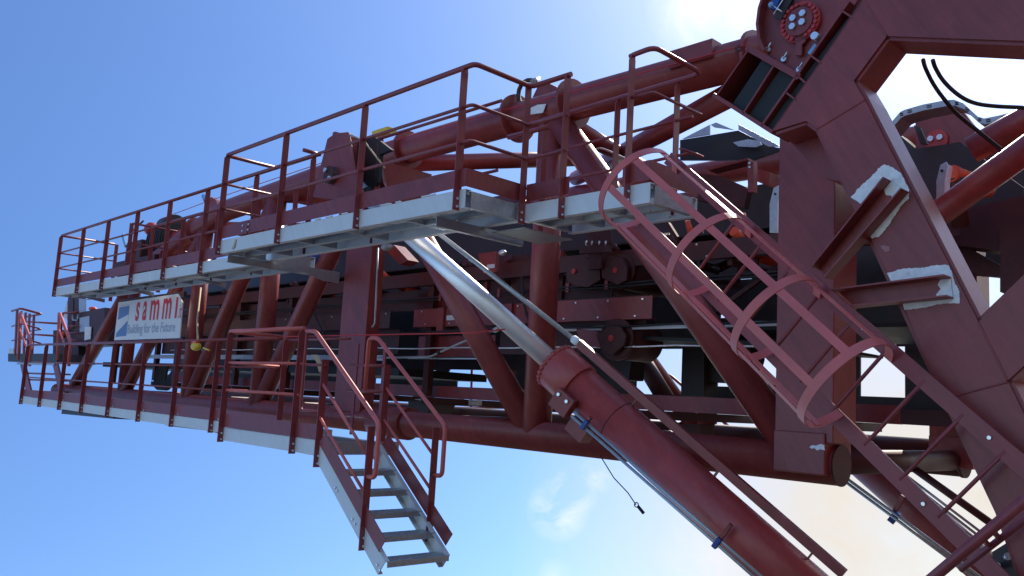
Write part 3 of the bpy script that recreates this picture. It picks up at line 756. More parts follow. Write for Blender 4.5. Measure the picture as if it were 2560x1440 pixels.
for x, y in ((1918, 123), (1958, 147), (1996, 173)):
    c = at(x, y, YP+.05); b_ = pf.part('lug_bolt', G().tube([c, c+V(0, .05, 0)], .020, 10), M_STL)
    pf.part('bolt_tail', G().tube([c, c+V(.03, 0, .045)], .007, 6), M_STL, b_)
nut = disc(pf, 'grease_fitting', at(2040, 92, YP+.03), .028, -.03, .05, M_STL, 12)
pf.part('label_strip', G().plate(PP([(2019, 132), (2036, 108), (2042, 113), (2025, 138)], YP+.06), (0, .005, 0)), M_LBL)
# valve at the very top
vl = Thing('lubrication_valve', 'blue lubrication valve with a steel T-handle on the portal head', 'valve', at(1935, 12, YP))
vl.part('body', G().bar(at(1950, -10, YP), at(1935, 25, YP), .06, .06, (0, 1, 0)), M_BLU)
vl.part('cover', G().bar(at(1975, -5, YP+.03), at(1945, 48, YP+.03), .07, .03, (0, 1, 0)), M_DRK)
vl.part('knob', G().ball(at(1928, 12, YP-.03), .022), M_LBL)
vl.part('handle', G().tube([at(1930, 12, YP-.04), at(1955, 30, YP-.04)], .005, 6), M_STL)
vl.part('handle', G().tube([at(1958, -2, YP-.04), at(1934, 36, YP-.04)], .005, 6), M_STL)
# stub beam from the portal back to the end column
pf.part('stub_beam', G().plate([V(p.x, YP+DP, p.z) for p in PP([(1925, 330), (2020, 296), (2100, 440), (2010, 420)])], (0, 1.4, 0)), M_RED)
pf.part('unseen_sky_blocker', G().box((-.9, YP+DP+.02, -1.2), (-.5, 13.0, 3.2)), M_RED)  # unseen box added to keep bright sky off the end column
# brackets from ladder to portal (channels welded on, primer still white)
def bracket(t, e0, e1, f0, f1, Y0, Y1, prim):
    """channel: web on the portal side, open towards the viewer; e = one flange line, f = the other"""
    a0, a1, b0, b1 = at(*e0, Y0), at(*e1, Y0), at(*f0, Y0), at(*f1, Y0)
    up1 = (b0-a0).normalized()
    t.part('web', G().plate([p + V(0, Y1-Y0, 0) for p in (a0, a1, b1, b0)], (0, .01, 0)), M_RED)
    t.part('flange', G().plate([a0, a1, a1+V(0, Y1-Y0, 0), a0+V(0, Y1-Y0, 0)], up1*.01), M_RED)
    t.part('flange', G().plate([b0, b1, b1+V(0, Y1-Y0, 0), b0+V(0, Y1-Y0, 0)], up1*-.01), M_RED)
    lx_ = (a1-a0).normalized()
    q = [a0 + up1*.012, a0 + lx_*prim + up1*.012, a0 + lx_*prim*1.3 + (b0-a0)*.3, a0 + lx_*prim*1.05 + (b0-a0)*.5, a0 + lx_*prim*1.6 + (b0-a0)*.75, b0 + lx_*prim*1.2 - up1*.012, b0 - up1*.012]
    t.part('primer_coat', G().plate([p + V(0, Y1-Y0-.001, 0) for p in q], (0, -.001, 0)), M_WHT)
b1_ = Thing('ladder_bracket', 'slanting maroon channel bracket welded to the portal with white primer at its upper end', 'bracket', at(2060, 680, 5.3))
bracket(b1_, (2207, 441), (2026, 666), (2254, 471), (2060, 694), 5.30, 5.41, .07)
b2_ = Thing('ladder_bracket', 'level maroon channel bracket welded to the portal leg with white primer at its right end', 'bracket', at(2091, 735, 5.3))
bracket(b2_, (2359, 685), (2075, 722), (2366, 741), (2120, 766), 5.30, 5.41, .06)
def z4(l): return [(1900 + x*.2578, 380 + y*.2578) for x, y in l]
def z5(l): return [(1900 + x*.2578, 720 + y*.2578) for x, y in l]
def ragged(P, amp=1.3, n=9):
    out = []
    for (xa, ya), (xb, yb) in zip(P, P[1:]+P[:1]):
        for k in range(n):
            t = k/n; x = xa+(xb-xa)*t; y = ya+(yb-ya)*t
            if k: x += random.uniform(-amp, amp); y += random.uniform(-amp, amp)
            out.append((x, y))
    return out
pr1 = ragged(z4([(880, 440), (985, 320), (1080, 240), (1170, 140), (1210, 120), (1290, 150), (1370, 210), (1410, 290), (1445, 360), (1445, 450), (1370, 520), (1320, 600), (1245, 720), (1160, 815), (1085, 840), (1050, 790), (1150, 600)]))
pf.part('primer_patch', G().plate(PP(pr1, YP-.002), (0, -.002, 0)), M_WHT)
pr2 = ragged(z4([(1232, 1175), (1390, 1130), (1560, 1125), (1700, 1100), (1830, 1095), (1860, 1170), (1900, 1290)]) + z5([(1935, 30), (1935, 150), (1800, 150), (1700, 165), (1600, 190), (1400, 215), (1385, 160)]), 1.1, 9)
pf.part('primer_patch', G().plate(PP(pr2, YP-.002), (0, -.002, 0)), M_WHT)
pf.part('scuff_mark', G().plate(PP(ragged(z4([(1165, 915), (1210, 905), (1260, 920), (1255, 965), (1215, 970)]), 1, 3), YP-.002), (0, -.001, 0)), mat('chalk_scuff', (.42, .2, .22), .8))

# brace of the portal going up behind on the right
pb_ = Thing('brace_tube', 'thick maroon brace tube rising to the right behind the portal', 'brace', at(2330, 535, 6.6))
pb_.part('tube', G().tube([at(2300, 568, 6.6), at(2600, 350, 6.6)], .098, 24), M_RED)
pb2 = Thing('brace_tube', 'shorter maroon brace tube above the thick one at the right edge', 'brace', at(2450, 380, 7.6))
pb2.part('tube', G().tube([at(2430, 375, 7.6), at(2620, 270, 7.6)], .115, 24), M_RED)

# ---------------------------------------------------------------- far counterpart of the portal, seen through its fork
fp = Thing('far_hub_frame', 'dark maroon far-side head plate with a red hub seen through the portal fork', 'frame', at(2340, 350, 9.0))
fp.part('head_plate', G().plate(PP([(2290, 360), (2288, 300), (2310, 282), (2395, 262), (2440, 320), (2450, 400), (2300, 400)], 9.0), (0, .08, 0)), M_RED)
fh = at(2343, 353, 9.0)
h2 = disc(fp, 'hub', fh, .115, -.04, .0, M_BRT, 28)
for dx in (-.045, .045): bolt(fp, fh+V(dx, -.04, .02), .032, .03, under=h2)
fp.part('beam', G().plate(PP([(2240, 330), (2290, 372), (2400, 355), (2560, 470), (2560, 560), (2330, 560), (2270, 470)], 8.6), (0, .3, 0)), M_DRK)
fp.part('beam', G().plate(PP([(2330, 540), (2600, 480), (2600, 640), (2375, 610)], 8.2), (0, .3, 0)), M_DRED)
fp.part('beam', G().plate(PP([(2500, 560), (2600, 560), (2600, 760), (2500, 730)], 8.0), (0, .2, 0)), M_DRED)
fp.part('beam', G().plate(PP([(2380, 600), (2420, 620), (2505, 665), (2505, 690), (2420, 682), (2390, 640)], 8.4), (0, .2, 0)), M_DRED)
fp.part('hanger', G().plate(PP([(2284, 312), (2300, 318), (2318, 360), (2300, 358)], 8.4), (0, .05, 0)), M_DRK)
# bent galvanised tray over it
tp_ = [(2210, 330), (2222, 313), (2250, 280), (2262, 274), (2308, 261), (2365, 250), (2385, 249), (2408, 258), (2444, 291), (2460, 296), (2500, 288), (2535, 279), (2620, 262)]
bt = Thing('bent_cable_tray', 'bent galvanised cable tray with punched holes curving over the far hub', 'cable tray', at(2385, 255, 8.0))
P0 = [at(x, y, 8.0) for x, y in tp_]; P1 = [at(x+2, y+15, 8.0) for x, y in tp_]
g = G()
for i in range(len(P0)-1): g.plate([P0[i], P0[i+1], P1[i+1], P1[i]], (0, .004, 0))
bt.part('side_plate', g, M_GAL)
g = G()
for i in range(len(P0)-1): g.plate([P1[i], P1[i+1], P1[i+1]+V(0, .25, 0), P1[i]+V(0, .25, 0)], (0, 0, .003))
bt.part('tray_bottom', g, M_GAL)
g = G()
for i in range(1, len(P0)-1):
    for k in (.2, .3):
        for e in (.35, .65):
            c = P0[i].lerp(P0[i+1], k).lerp(P1[i].lerp(P1[i+1], k), e); g.box(tuple(c-V(.012, .003, .005)), tuple(c+V(.012, 0, .005)))
bt.part('punched_holes', g, M_DRK)
cabA = [(2308, 150), (2312, 168), (2335, 215), (2372, 263), (2397, 290), (2447, 329), (2500, 372), (2560, 415)]
cabB = [(2332, 150), (2337, 168), (2358, 204), (2397, 240), (2435, 259), (2485, 266), (2560, 269), (2640, 275)]
def smooth(P, it=2):
    for _ in range(it):
        Q = [P[0]]
        for a, b in zip(P, P[1:]): Q += [a.lerp(b, .25), a.lerp(b, .75)]
        P = Q + [P[-1]]
    return P
single('cable', G().tube(smooth([at(x, y, 5.9+i*.12) for i, (x, y) in enumerate(cabA)]), .015, 8), M_BLK, 'black cable dropping steeply from the portal crossbeam, left of the pair', 'cable', 'black cables under the portal beam')
single('cable', G().tube(smooth([at(x, y, 5.9+i*.06) for i, (x, y) in enumerate(cabB)]), .015, 8), M_BLK, 'black cable sweeping level to the right edge from the portal crossbeam', 'cable', 'black cables under the portal beam')

# ---------------------------------------------------------------- conveyor inside the boom
cv = Thing('belt_conveyor', 'dark belt conveyor running lengthwise inside the lattice boom', 'conveyor', (-10, 8.5, .4))
def bolts_row(t, x0, x1, n, y, z, under, r=.013):
    for k in range(n):
        x = x0 + (x1-x0)*k/(n-1)
        bolt(t, V(x, y, z), r, .014, under=under)
# near stringers (channels with bolted flanges)
b_ = cv.part('stringer', G().chan(V(-10.2, 7.7, 1.13), V(-5.82, 7.7, 1.13), .26, .09), M_RED)
bolts_row(cv, -10.0, -5.95, 9, 7.7, 1.225, b_); bolts_row(cv, -9.9, -6.05, 8, 7.7, 1.035, b_)
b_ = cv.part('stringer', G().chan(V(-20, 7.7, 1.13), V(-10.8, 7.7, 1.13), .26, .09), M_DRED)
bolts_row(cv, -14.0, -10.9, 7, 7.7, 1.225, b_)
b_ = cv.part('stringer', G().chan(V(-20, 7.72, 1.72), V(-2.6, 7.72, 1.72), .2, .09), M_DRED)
bolts_row(cv, -5.6, -3.9, 6, 7.72, 1.79, b_); bolts_row(cv, -5.5, -4.0, 5, 7.72, 1.65, b_)
for x in (-9.6, -8.2):
    cv.part('stiffener', G().box((x, 7.66, .92), (x+.14, 7.699, 1.26)), M_RED)
cv.part('name_plate', G().box((-9.42, 7.69, 1.08), (-9.0, 7.699, 1.15)), M_GRY)
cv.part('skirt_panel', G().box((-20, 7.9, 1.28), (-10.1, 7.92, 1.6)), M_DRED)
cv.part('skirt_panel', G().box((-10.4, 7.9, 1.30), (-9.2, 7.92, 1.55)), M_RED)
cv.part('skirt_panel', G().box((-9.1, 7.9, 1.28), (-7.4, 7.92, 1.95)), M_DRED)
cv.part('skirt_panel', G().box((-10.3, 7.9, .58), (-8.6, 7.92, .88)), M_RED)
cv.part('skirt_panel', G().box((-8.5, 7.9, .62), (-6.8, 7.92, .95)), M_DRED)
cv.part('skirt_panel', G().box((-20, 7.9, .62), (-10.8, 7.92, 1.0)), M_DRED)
cv.part('edge_strip', G().box((-20.5, 7.70, .50), (-10.9, 7.72, .585)), M_GAL)
cv.part('edge_strip', G().box((-10.3, 7.72, .53), (-8.3, 7.74, .55)), M_GAL)
cv.part('edge_strip', G().box((-7.2, 7.72, .885), (-4.0, 7.76, .935)), M_GRY)
# carrying and return belts (thick rubber)
cv.part('belt', G().box((-23.5, 7.98, 1.95), (-2.8, 9.3, 1.97)), M_BLK)
cv.part('belt', G().box((-23.5, 7.80, .28), (-10.6, 9.6, .40)), M_BLK)
cv.part('belt', G().box((-5.3, 7.85, .86), (-2.8, 9.6, .90)), M_BLK)
cv.part('belt', G().plate([V(-6.4, 7.9, .84), V(-4.0, 7.9, .72), V(-4.0, 7.9, .69), V(-6.4, 7.9, .80)], (0, 1.6, 0)), M_BLK)
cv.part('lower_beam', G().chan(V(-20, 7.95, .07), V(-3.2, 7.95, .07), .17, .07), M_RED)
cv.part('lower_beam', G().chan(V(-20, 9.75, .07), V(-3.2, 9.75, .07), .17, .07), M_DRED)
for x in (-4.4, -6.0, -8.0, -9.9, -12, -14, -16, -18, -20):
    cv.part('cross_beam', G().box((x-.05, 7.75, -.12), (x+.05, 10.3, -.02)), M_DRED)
    if x < -9: cv.part('hanger_post', G().box((x-.06, 7.76, .0), (x+.06, 7.86, 1.75)), M_DRED)
# far cladding, with openings through which the sky shows
YC = 9.85
def clad(x0, x1, z0, z1): cv.part('cladding_panel', G().box((x0, YC, z0), (x1, YC+.03, z1)), M_DRK)  # interior shade put into the panels' dark colour
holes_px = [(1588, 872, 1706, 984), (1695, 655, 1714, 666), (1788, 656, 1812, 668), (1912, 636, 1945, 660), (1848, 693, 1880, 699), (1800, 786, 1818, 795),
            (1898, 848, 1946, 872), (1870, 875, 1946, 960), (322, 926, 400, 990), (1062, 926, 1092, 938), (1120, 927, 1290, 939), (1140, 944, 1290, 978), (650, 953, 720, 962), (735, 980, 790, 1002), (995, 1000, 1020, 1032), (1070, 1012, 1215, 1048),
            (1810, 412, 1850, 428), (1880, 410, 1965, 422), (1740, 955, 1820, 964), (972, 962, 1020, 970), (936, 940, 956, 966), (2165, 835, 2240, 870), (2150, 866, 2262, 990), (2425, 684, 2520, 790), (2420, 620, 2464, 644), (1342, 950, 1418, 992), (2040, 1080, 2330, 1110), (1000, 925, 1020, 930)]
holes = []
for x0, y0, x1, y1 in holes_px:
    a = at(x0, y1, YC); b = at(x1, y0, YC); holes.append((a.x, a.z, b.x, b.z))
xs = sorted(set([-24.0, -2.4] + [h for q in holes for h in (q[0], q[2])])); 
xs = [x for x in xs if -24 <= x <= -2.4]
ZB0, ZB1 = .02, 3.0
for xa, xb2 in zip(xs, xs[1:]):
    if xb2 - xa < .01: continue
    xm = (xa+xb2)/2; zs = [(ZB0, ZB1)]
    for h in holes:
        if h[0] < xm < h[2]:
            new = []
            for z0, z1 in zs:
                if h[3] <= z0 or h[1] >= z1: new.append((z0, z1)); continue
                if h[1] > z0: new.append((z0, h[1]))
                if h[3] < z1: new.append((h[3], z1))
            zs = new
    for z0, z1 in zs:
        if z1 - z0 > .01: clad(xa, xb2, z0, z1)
# pulleys and rollers
def pulley(label, c, r, wid, cheek=True):
    t = Thing('snub_pulley', label, 'pulley', c)
    t.part('drum', G().tube([c, c+V(0, wid, 0)], r, 32), M_DRED)
    t.part('rim', G().tube([c+V(0, -.05, 0), c+V(0, .01, 0)], r*1.06, 32), M_DRED, bevel=.01)
    t.part('end_disc', G().tube([c+V(0, -.08, 0), c+V(0, -.051, 0)], r*.72, 28), M_DRED)
    t.part('axle', G().tube([c+V(0, -.14, 0), c+V(0, -.08, 0)], r*.16, 14), M_BRT)
    return t
def cheek(t, px, Y, th=.04):
    t.part('cheek_plate', G().plate(PP(px, Y), (0, th, 0)), M_DRED, bevel=.005)
p1 = pulley('maroon pulley with a red axle in the upper roller pair behind the diagonals', at(1556, 680, 7.75), .20, 1.4)
cheek(p1, [(1502, 655), (1525, 640), (1552, 645), (1568, 668), (1566, 700), (1545, 712), (1505, 695)], 7.62)
p2 = pulley('maroon drum at the left of the upper roller pair', at(1452, 682, 7.75), .19, 1.4)
cheek(p2, [(1425, 690), (1430, 655), (1460, 645), (1480, 655), (1500, 655), (1500, 700), (1470, 718), (1440, 715)], 7.64)
p2.part('clamp_plate', G().plate(PP([(1448, 618), (1520, 612), (1522, 630), (1448, 634)], 7.5), (0, .06, 0)), M_DRED)
p2.part('arm', G().plate(PP([(1470, 632), (1502, 630), (1502, 670), (1470, 675)], 7.55), (0, .05, 0)), M_DRED)
p2.part('arm', G().plate(PP([(1470, 580), (1525, 570), (1530, 612), (1475, 618)], 7.55), (0, .05, 0)), M_DRED)
for x in (1465, 1480, 1498, 1514):
    bolt(p2, at(x, 617, 7.5)+V(0, 0, .02), .012, .05, (0, 0, 1))
p3 = pulley('large maroon pulley with a red axle just right of the cylinder gland', at(1546, 848, 7.75), .235, .55)
cheek(p3, [(1490, 835), (1525, 815), (1552, 818), (1565, 840), (1560, 862), (1530, 888), (1500, 868)], 7.62)
p3.part('bearing_arm', G().plate(PP([(1440, 820), (1495, 830), (1500, 870), (1450, 858)], 7.66), (0, .05, 0)), M_RED)
p4 = Thing('tail_drum', 'black rubber-lagged drum seen behind the right-hand diagonal', 'drum', at(1840, 890, 8.8))
p4.part('shell', G().tube([at(1835, 888, 8.6), at(1835, 888, 8.6)+V(0, .3, 0)], .22, 32), M_BLK)
p4.part('shaft', G().tube([at(1835, 888, 8.6)+V(0, -.1, 0), at(1835, 888, 8.6)], .06, 14), M_DRED)
# dark supports beside the opening
ds = Thing('drive_support', 'dark support frame between the sky opening and the right-hand diagonal', 'support', at(1740, 900, 9.2))
ds.part('column', G().plate(PP([(1706, 860), (1760, 862), (1760, 990), (1702, 990)], 9.2), (0, .3, 0)), M_DRK)
ds.part('column', G().plate(PP([(1690, 1060), (1752, 1060), (1750, 1110), (1690, 1090)], 9.0), (0, .3, 0)), M_DRED)
ds.part('gusset', G().plate(PP([(1760, 865), (1860, 880), (1870, 960), (1770, 955)], 9.3), (0, .2, 0)), M_DRK)
ds.part('gusset', G().plate(PP([(1550, 780), (1606, 800), (1600, 850), (1578, 900), (1572, 950), (1550, 950)], 8.6), (0, .3, 0)), M_DRK)
ds.part('strut', G().tube([at(1575, 850, 10.0), at(1672, 1010, 10.0)], .13, 16), M_DRED)
# idler rollers with galvanised brackets
def idler(label, px, Y, s):
    c = at(px[0], px[1], Y); t = Thing('idler_bracket', label, 'idler', c, 'galvanised idler brackets')
    P = [(px[0]+x*s, px[1]+y*s) for x, y in ((-12, 62), (-12, -10), (-2, -50), (12, -58), (16, -50), (8, -8), (8, 62))]
    t.part('bracket', G().plate(PP(P, Y), (0, .02, 0)), M_GAL)
    t.part('side_plate', G().plate(PP([(px[0]+x*s, px[1]+y*s) for x, y in ((8, 62), (8, -8), (16, -50), (20, -50), (13, -8), (13, 62))], Y-.02), (0, .08, 0)), M_WHT)
    r0 = at(px[0]+26*s, px[1]-28*s, Y+.12)
    t.part('roller', G().tube([r0, r0+V(.12, .5, -.05)], .075*s, 20), M_ORG)
    t.part('roller_shell', G().tube([r0+V(.02, .05, -.02), r0+V(.0, .2, -.42)], .07, 16), M_DRED)
    bolt(t, at(px[0]+2*s, px[1]-35*s, Y-.002), .012, .012, m=M_DRK)
idler('tall galvanised idler bracket with red roller left of the end column', (1936, 520), 7.6, 1.0)
idler('galvanised idler bracket with red roller seen right of the portal leg', (2353, 462), 7.3, 1.0)
oi = Thing('impact_rollers', 'bright red impact rollers glimpsed inside the boom under the landing', 'rollers', at(1720, 560, 8.2))
for x0, y0, x1, y1, m_ in ((1715, 552, 1722, 600, M_ORG), (1736, 578, 1752, 604, M_DRED), (1852, 535, 1860, 568, M_ORG), (1640, 590, 1668, 625, M_DRED)):
    a = at(x0, y0, 8.2); b = at(x1, y1, 8.2)
    oi.part('roller', G().tube([V((a.x+b.x)/2, 8.2, a.z), V((a.x+b.x)/2, 8.3, b.z)], abs(b.x-a.x)/2+.01, 14), m_)
for k in range(3):
    a = at(1560+k*55, 560, 8.0); b = at(1610+k*55, 640, 8.0)
    oi.part('guide_bar', G().bar(a, b, .05, .05, (0, 1, 0)), M_DRED if k != 1 else M_DRK)

# upper cover and feed chute at the right, under the portal head
fc = Thing('feed_chute', 'open galvanised feed chute under the portal head with pale side sheets', 'chute', at(1800, 350, 9.0))
fc.part('side_sheet', G().plate(PP([(1706, 347), (1774, 312), (1774, 336)], 9.0), (0, .02, 0)), M_GAL)
fc.part('side_sheet', G().plate(PP([(1846, 310), (1846, 324), (1920, 366), (1950, 366), (1940, 360)], 8.8), (0, .02, 0)), M_GAL)
fc.part('top_edge', G().plate(PP([(1790, 306), (1835, 325), (1785, 318), (1776, 312)], 9.0), (0, .02, 0)), M_GAL)
fc.part('rubber_curtain', G().plate(PP([(1700, 350), (1775, 338), (1846, 326), (1920, 364), (1960, 372), (1880, 400), (1700, 400)], 9.3), (0, .05, 0)), M_BLK)
fc.part('grating_patch', G().plate(PP([(1832, 356), (1870, 348), (1898, 352), (1905, 362), (1890, 368), (1846, 366)], 9.2), (0, .01, 0)), M_GAL)
fc.part('ledge', G().plate(PP([(1760, 420), (1870, 395), (1870, 400), (1770, 426)], 8.6), (0, .2, 0)), M_RED)
fc.part('post', G().plate(PP([(1868, 402), (1884, 404), (1884, 480), (1870, 480)], 8.2), (0, .08, 0)), M_RED)
for y in (408, 418): bolt(fc, at(1875, y, 8.2), .014, .014)
fc.part('box', G().plate(PP([(1888, 420), (1925, 430), (1922, 465), (1888, 452)], 8.4), (0, .3, 0)), M_RED)
fc.part('sloping_plate', G().plate(PP([(1700, 430), (1800, 440), (1870, 470), (1860, 520), (1740, 500)], 8.6), (0, .1, 0)), M_DRED)
single('hose', G().tube(smooth([at(x, y, 7.4) for x, y in ((1482, 425), (1480, 385), (1492, 370), (1510, 372), (1560, 395), (1600, 410))]), .012, 6), M_GAL, 'pale hose loop behind the landing railing', 'hose')

# troughing idlers under the carrying belt, cables and hoses along the stringers
for k, x in enumerate((-4.9, -5.75, -6.6, -7.5, -8.4, -9.3, -11.4, -12.3, -14.2, -15.1, -17.0, -18.0)):
    fr2_ = cv.part('idler_frame', G().box((x-.03, 7.80, 1.55), (x+.03, 9.4, 1.61)), M_DRED)
    for y0, y1, z0, z1 in ((7.86, 8.32, 1.93, 1.74), (8.36, 8.86, 1.72, 1.72), (8.9, 9.36, 1.74, 1.93)):
        cv.part('roller', G().tube([V(x, y0, z0), V(x, y1, z1)], .055, 12), M_ORG if k % 3 == 0 else M_DRED, fr2_)
    for y in (7.83, 8.34, 8.88, 9.37): cv.part('upright', G().box((x-.02, y-.015, 1.605), (x+.02, y+.015, 1.80)), M_DRED, fr2_)
for zz, yy, m_ in ((1.40, 7.68, M_BLK), (1.435, 7.68, M_BLK), (.93, 7.66, M_BLK), (.70, 7.7, M_STL)):
    pts = [V(x, yy + .01*math.sin(x*3), zz - .02*abs(math.sin(x*1.7))) for x in [-19 + k*.5 for k in range(31)]]
    cv.part('cable', G().tube(pts, .014 if m_ is M_BLK else .01, 6), m_)
for k in range(6):
    x = -9.6 + k*.62
    cv.part('bracket_tab', G().box((x, 7.665, 1.36), (x+.05, 7.70, 1.47)), M_RED)
cv.part('side_plate', G().box((-10.2, 7.84, .96), (-6.0, 7.86, 1.30)), M_DRED)
cv.part('side_plate', G().box((-10.2, 7.94, 1.28), (-6.6, 7.96, 1.62)), M_DRED)
for x in (-9.9, -8.85, -7.7): cv.part('stiffener', G().box((x, 7.86, .58), (x+.06, 7.90, 1.62)), M_RED)
for k, (x, w_) in enumerate(((-8.9, .5), (-7.9, .35), (-5.2, .4), (-13.0, .6))):
    cv.part('hose', G().tube(smooth([V(x, 7.66, 1.6), V(x+.1, 7.6, 1.3), V(x+w_*.6, 7.6, 1.05), V(x+w_, 7.66, .75)]), .017, 7), M_BLK)
for x0, z0, x1, z1 in ((-5.4, 2.0, -4.3, 1.55), (-5.0, 2.0, -3.9, 1.55), (-4.6, 1.6, -5.6, 1.0)):
    cv.part('diagonal_strut', G().bar(V(x0, 8.3, z0), V(x1, 8.3, z1), .05, .05), M_DRED)
# conduit with clamp inside the boom
cn = Thing('conduit', 'grey steel conduit rising in a slope beside the dark conveyor panels', 'conduit', at(1075, 892, 7.6))
cn.part('pipe', G().tube(bend([at(945, 894, 7.6), at(1075, 892, 7.6), at(1152, 857, 7.6), at(1255, 818, 7.6)], .05), .016, 8), M_GAL)
cn.part('clip', G().tube([at(1096, 883, 7.6), at(1101, 880, 7.6)], .03, 10), M_BLK)
cn.part('clip', G().tube([at(1236, 826, 7.6), at(1246, 822, 7.6)], .035, 10), M_STL)
single('work_lamp', G().ball(at(968, 618, 6.6), .10, (1.1, .8, .5)), M_GAL, 'grey bulkhead lamp under the platform left of the chrome rod', 'lamp')
single('work_lamp', G().ball(at(1256, 632, 7.4), .05, (1.3, .8, .8)), M_STL, 'small pale lamp inside the boom right of the sensor tube', 'lamp')
ld_ = Thing('louvre_box', 'dark maroon sloping box under the platform beside the lamp', 'box', at(990, 640, 7.2))
ld_.part('body', G().plate(PP([(965, 625), (985, 612), (1020, 650), (1000, 662)], 7.2), (0, .2, 0)), M_RED)
pl_ = Thing('terminal_plate', 'maroon terminal plate with pale label hanging inside the boom', 'plate', at(1215, 660, 7.5))
pl_.part('plate', G().plate(PP([(1195, 635), (1240, 628), (1240, 680), (1210, 685)], 7.5), (0, .05, 0)), M_RED)
pl_.part('label', G().plate(PP([(1218, 662), (1237, 660), (1237, 670), (1218, 672)], 7.494), (0, -.003, 0)), M_GRY)
cw = Thing('chute_trough', 'dark tapered trough with a steel rim hanging low inside the boom', 'trough', at(1050, 1010, 8.6))
cw.part('rim', G().plate(PP([(1035, 998), (1080, 995), (1170, 1000), (1170, 1012), (1130, 1012), (1090, 1010)], 8.6), (0, .5, 0)), M_GAL)
cw.part('hopper', G().plate(PP([(1020, 1000), (1080, 1006), (1068, 1032), (1022, 1030)], 8.6), (0, .5, 0)), M_DRK)
cw.part('white_pad', G().plate(PP([(1171, 1000), (1193, 1000), (1192, 1013), (1171, 1013)], 8.55), (0, .1, 0)), M_WHT)

# ---------------------------------------------------------------- machinery on the far top of the boom
dm = Thing('drive_unit', 'dark geared drive unit standing on top of the boom far end', 'gear motor', at(390, 600, 7.0))
dm.part('base_frame', G().box((-20.3, 6.75, 2.3), (-18.0, 7.7, 2.62)), M_DRED)
dm.part('gear_case', G().box((-19.9, 6.8, 2.3), (-19.0, 7.5, 3.05)), M_DRED, bevel=.03)
dm.part('motor', G().tube([V(-18.85, 7.2, 3.0), V(-18.0, 7.2, 3.0)], .34, 24), M_BLK)
for k in range(8):
    dm.part('cooling_fin', G().tube([V(-18.8+k*.1, 7.2, 3.0), V(-18.77+k*.1, 7.2, 3.0)], .38, 24), M_DRK)
dm.part('fan_cowl', G().tube([V(-18.75, 7.2, 3.35), V(-18.2, 7.2, 3.35)], .22, 20), M_DRK)
dm.part('brake', G().ball(V(-19.3, 7.1, 3.35), .16), M_BRT)
dm.part('coupling', G().tube([V(-18.0, 7.2, 3.0), V(-17.7, 7.2, 3.0)], .2, 20), M_BRT)
dm.part('valve', G().tube([V(-17.6, 7.2, 3.15), V(-16.9, 7.2, 3.2)], .12, 14), M_LBL)
dm.part('sensor', G().bar(V(-20.1, 6.9, 3.0), V(-20.4, 6.9, 3.3), .08, .1), M_LBL)
dm.part('lever', G().tube([V(-20.0, 6.9, 3.3), V(-19.3, 6.9, 3.5)], .02, 8), M_DRK)
fs = Thing('frame_stand', 'dark maroon stand with rungs at the far end beside the tip platform', 'stand', V(-21.5, 7.6, .3))
def F(l): return [at(x, y, 7.5) for x, y in l]
fs.part('post', G().plate(F([(170, 742), (183, 740), (182, 832), (168, 832)]), (0, .2, 0)), M_DRED)
fs.part('post', G().plate(F([(186, 740), (196, 738), (196, 800), (186, 802)]), (0, .2, 0)), M_DRED)
fs.part('end_sheet', G().plate(F([(158, 790), (168, 752), (168, 800)]), (0, .03, 0)), M_GRY)
fs.part('end_sheet', G().plate(F([(197, 740), (212, 738), (212, 782), (197, 786)]), (0, .03, 0)), M_SGRY)
fs.part('cabinet', G().plate(F([(133, 826), (196, 822), (196, 888), (132, 888)]), (0, .5, 0)), M_DRK)
fs.part('cabinet', G().plate([p + V(0, -.1, 0) for p in F([(197, 785), (272, 770), (272, 862), (197, 866)])], (0, .5, 0)), M_DRED)
fs.part('window', G().plate([p + V(0, -.12, 0) for p in F([(211, 796), (235, 791), (235, 828), (211, 832)])], (0, .015, 0)), M_SGRY)
fs.part('white_panel', G().plate([p + V(0, -.14, 0) for p in F([(226, 819), (242, 818), (240, 849), (225, 852)])], (0, .015, 0)), M_WHT)
fs.part('red_lamp', G().ball(at(157, 837, 7.3), .1), M_ORG)
fs.part('guard_rail', G().tube(bend([at(152, 830, 7.3), at(156, 783, 7.3), at(196, 780, 7.3)], .1), .03, 8), M_RAIL)
fs.part('u_bolt', G().tube(bend([at(181, 786, 7.35), at(181, 800, 7.35), at(194, 801, 7.35), at(195, 786, 7.35)], .06), .02, 6), M_GAL)
for y in (815, 832, 850, 866): fs.part('rung', G().tube([at(170, y, 7.3), at(196, y, 7.3)], .02, 6), M_RAIL)
single('warning_beacon', G().ball(at(232, 772, 7.5), .1, (1.5, 1, .6)), M_ORG, 'orange red beacon on top of the far cabinet', 'beacon')
hr = Thing('hose_reel', 'bundle of dark hoses hanging under the far end of the boom', 'hoses', V(-18.3, 7.4, .1))
for k in range(5):
    hr.part('hose', G().tube(smooth([V(-18.8+k*.12, 7.4, .35), V(-18.7+k*.12, 7.3, -.1), V(-18.3+k*.1, 7.3, -.2), V(-17.9+k*.05, 7.4, .3)]), .04, 8), M_BLK)
single('blue_valve', G().ball(V(-11.75, 6.9, 2.05), .13), M_BLU, 'blue valve beside the left end of the wide upper platform', 'valve')
bh = Thing('hose_bundle', 'bundle of pale hoses drooping beside the box column above the lower landing', 'hoses', at(795, 900, 6.9))
for k in range(4):
    bh.part('hose', G().tube(smooth([at(780+k*4, 888, 6.95), at(792+k*3, 900, 6.9), at(800+k*2, 930, 6.9)]), .014, 6), M_ROPE)

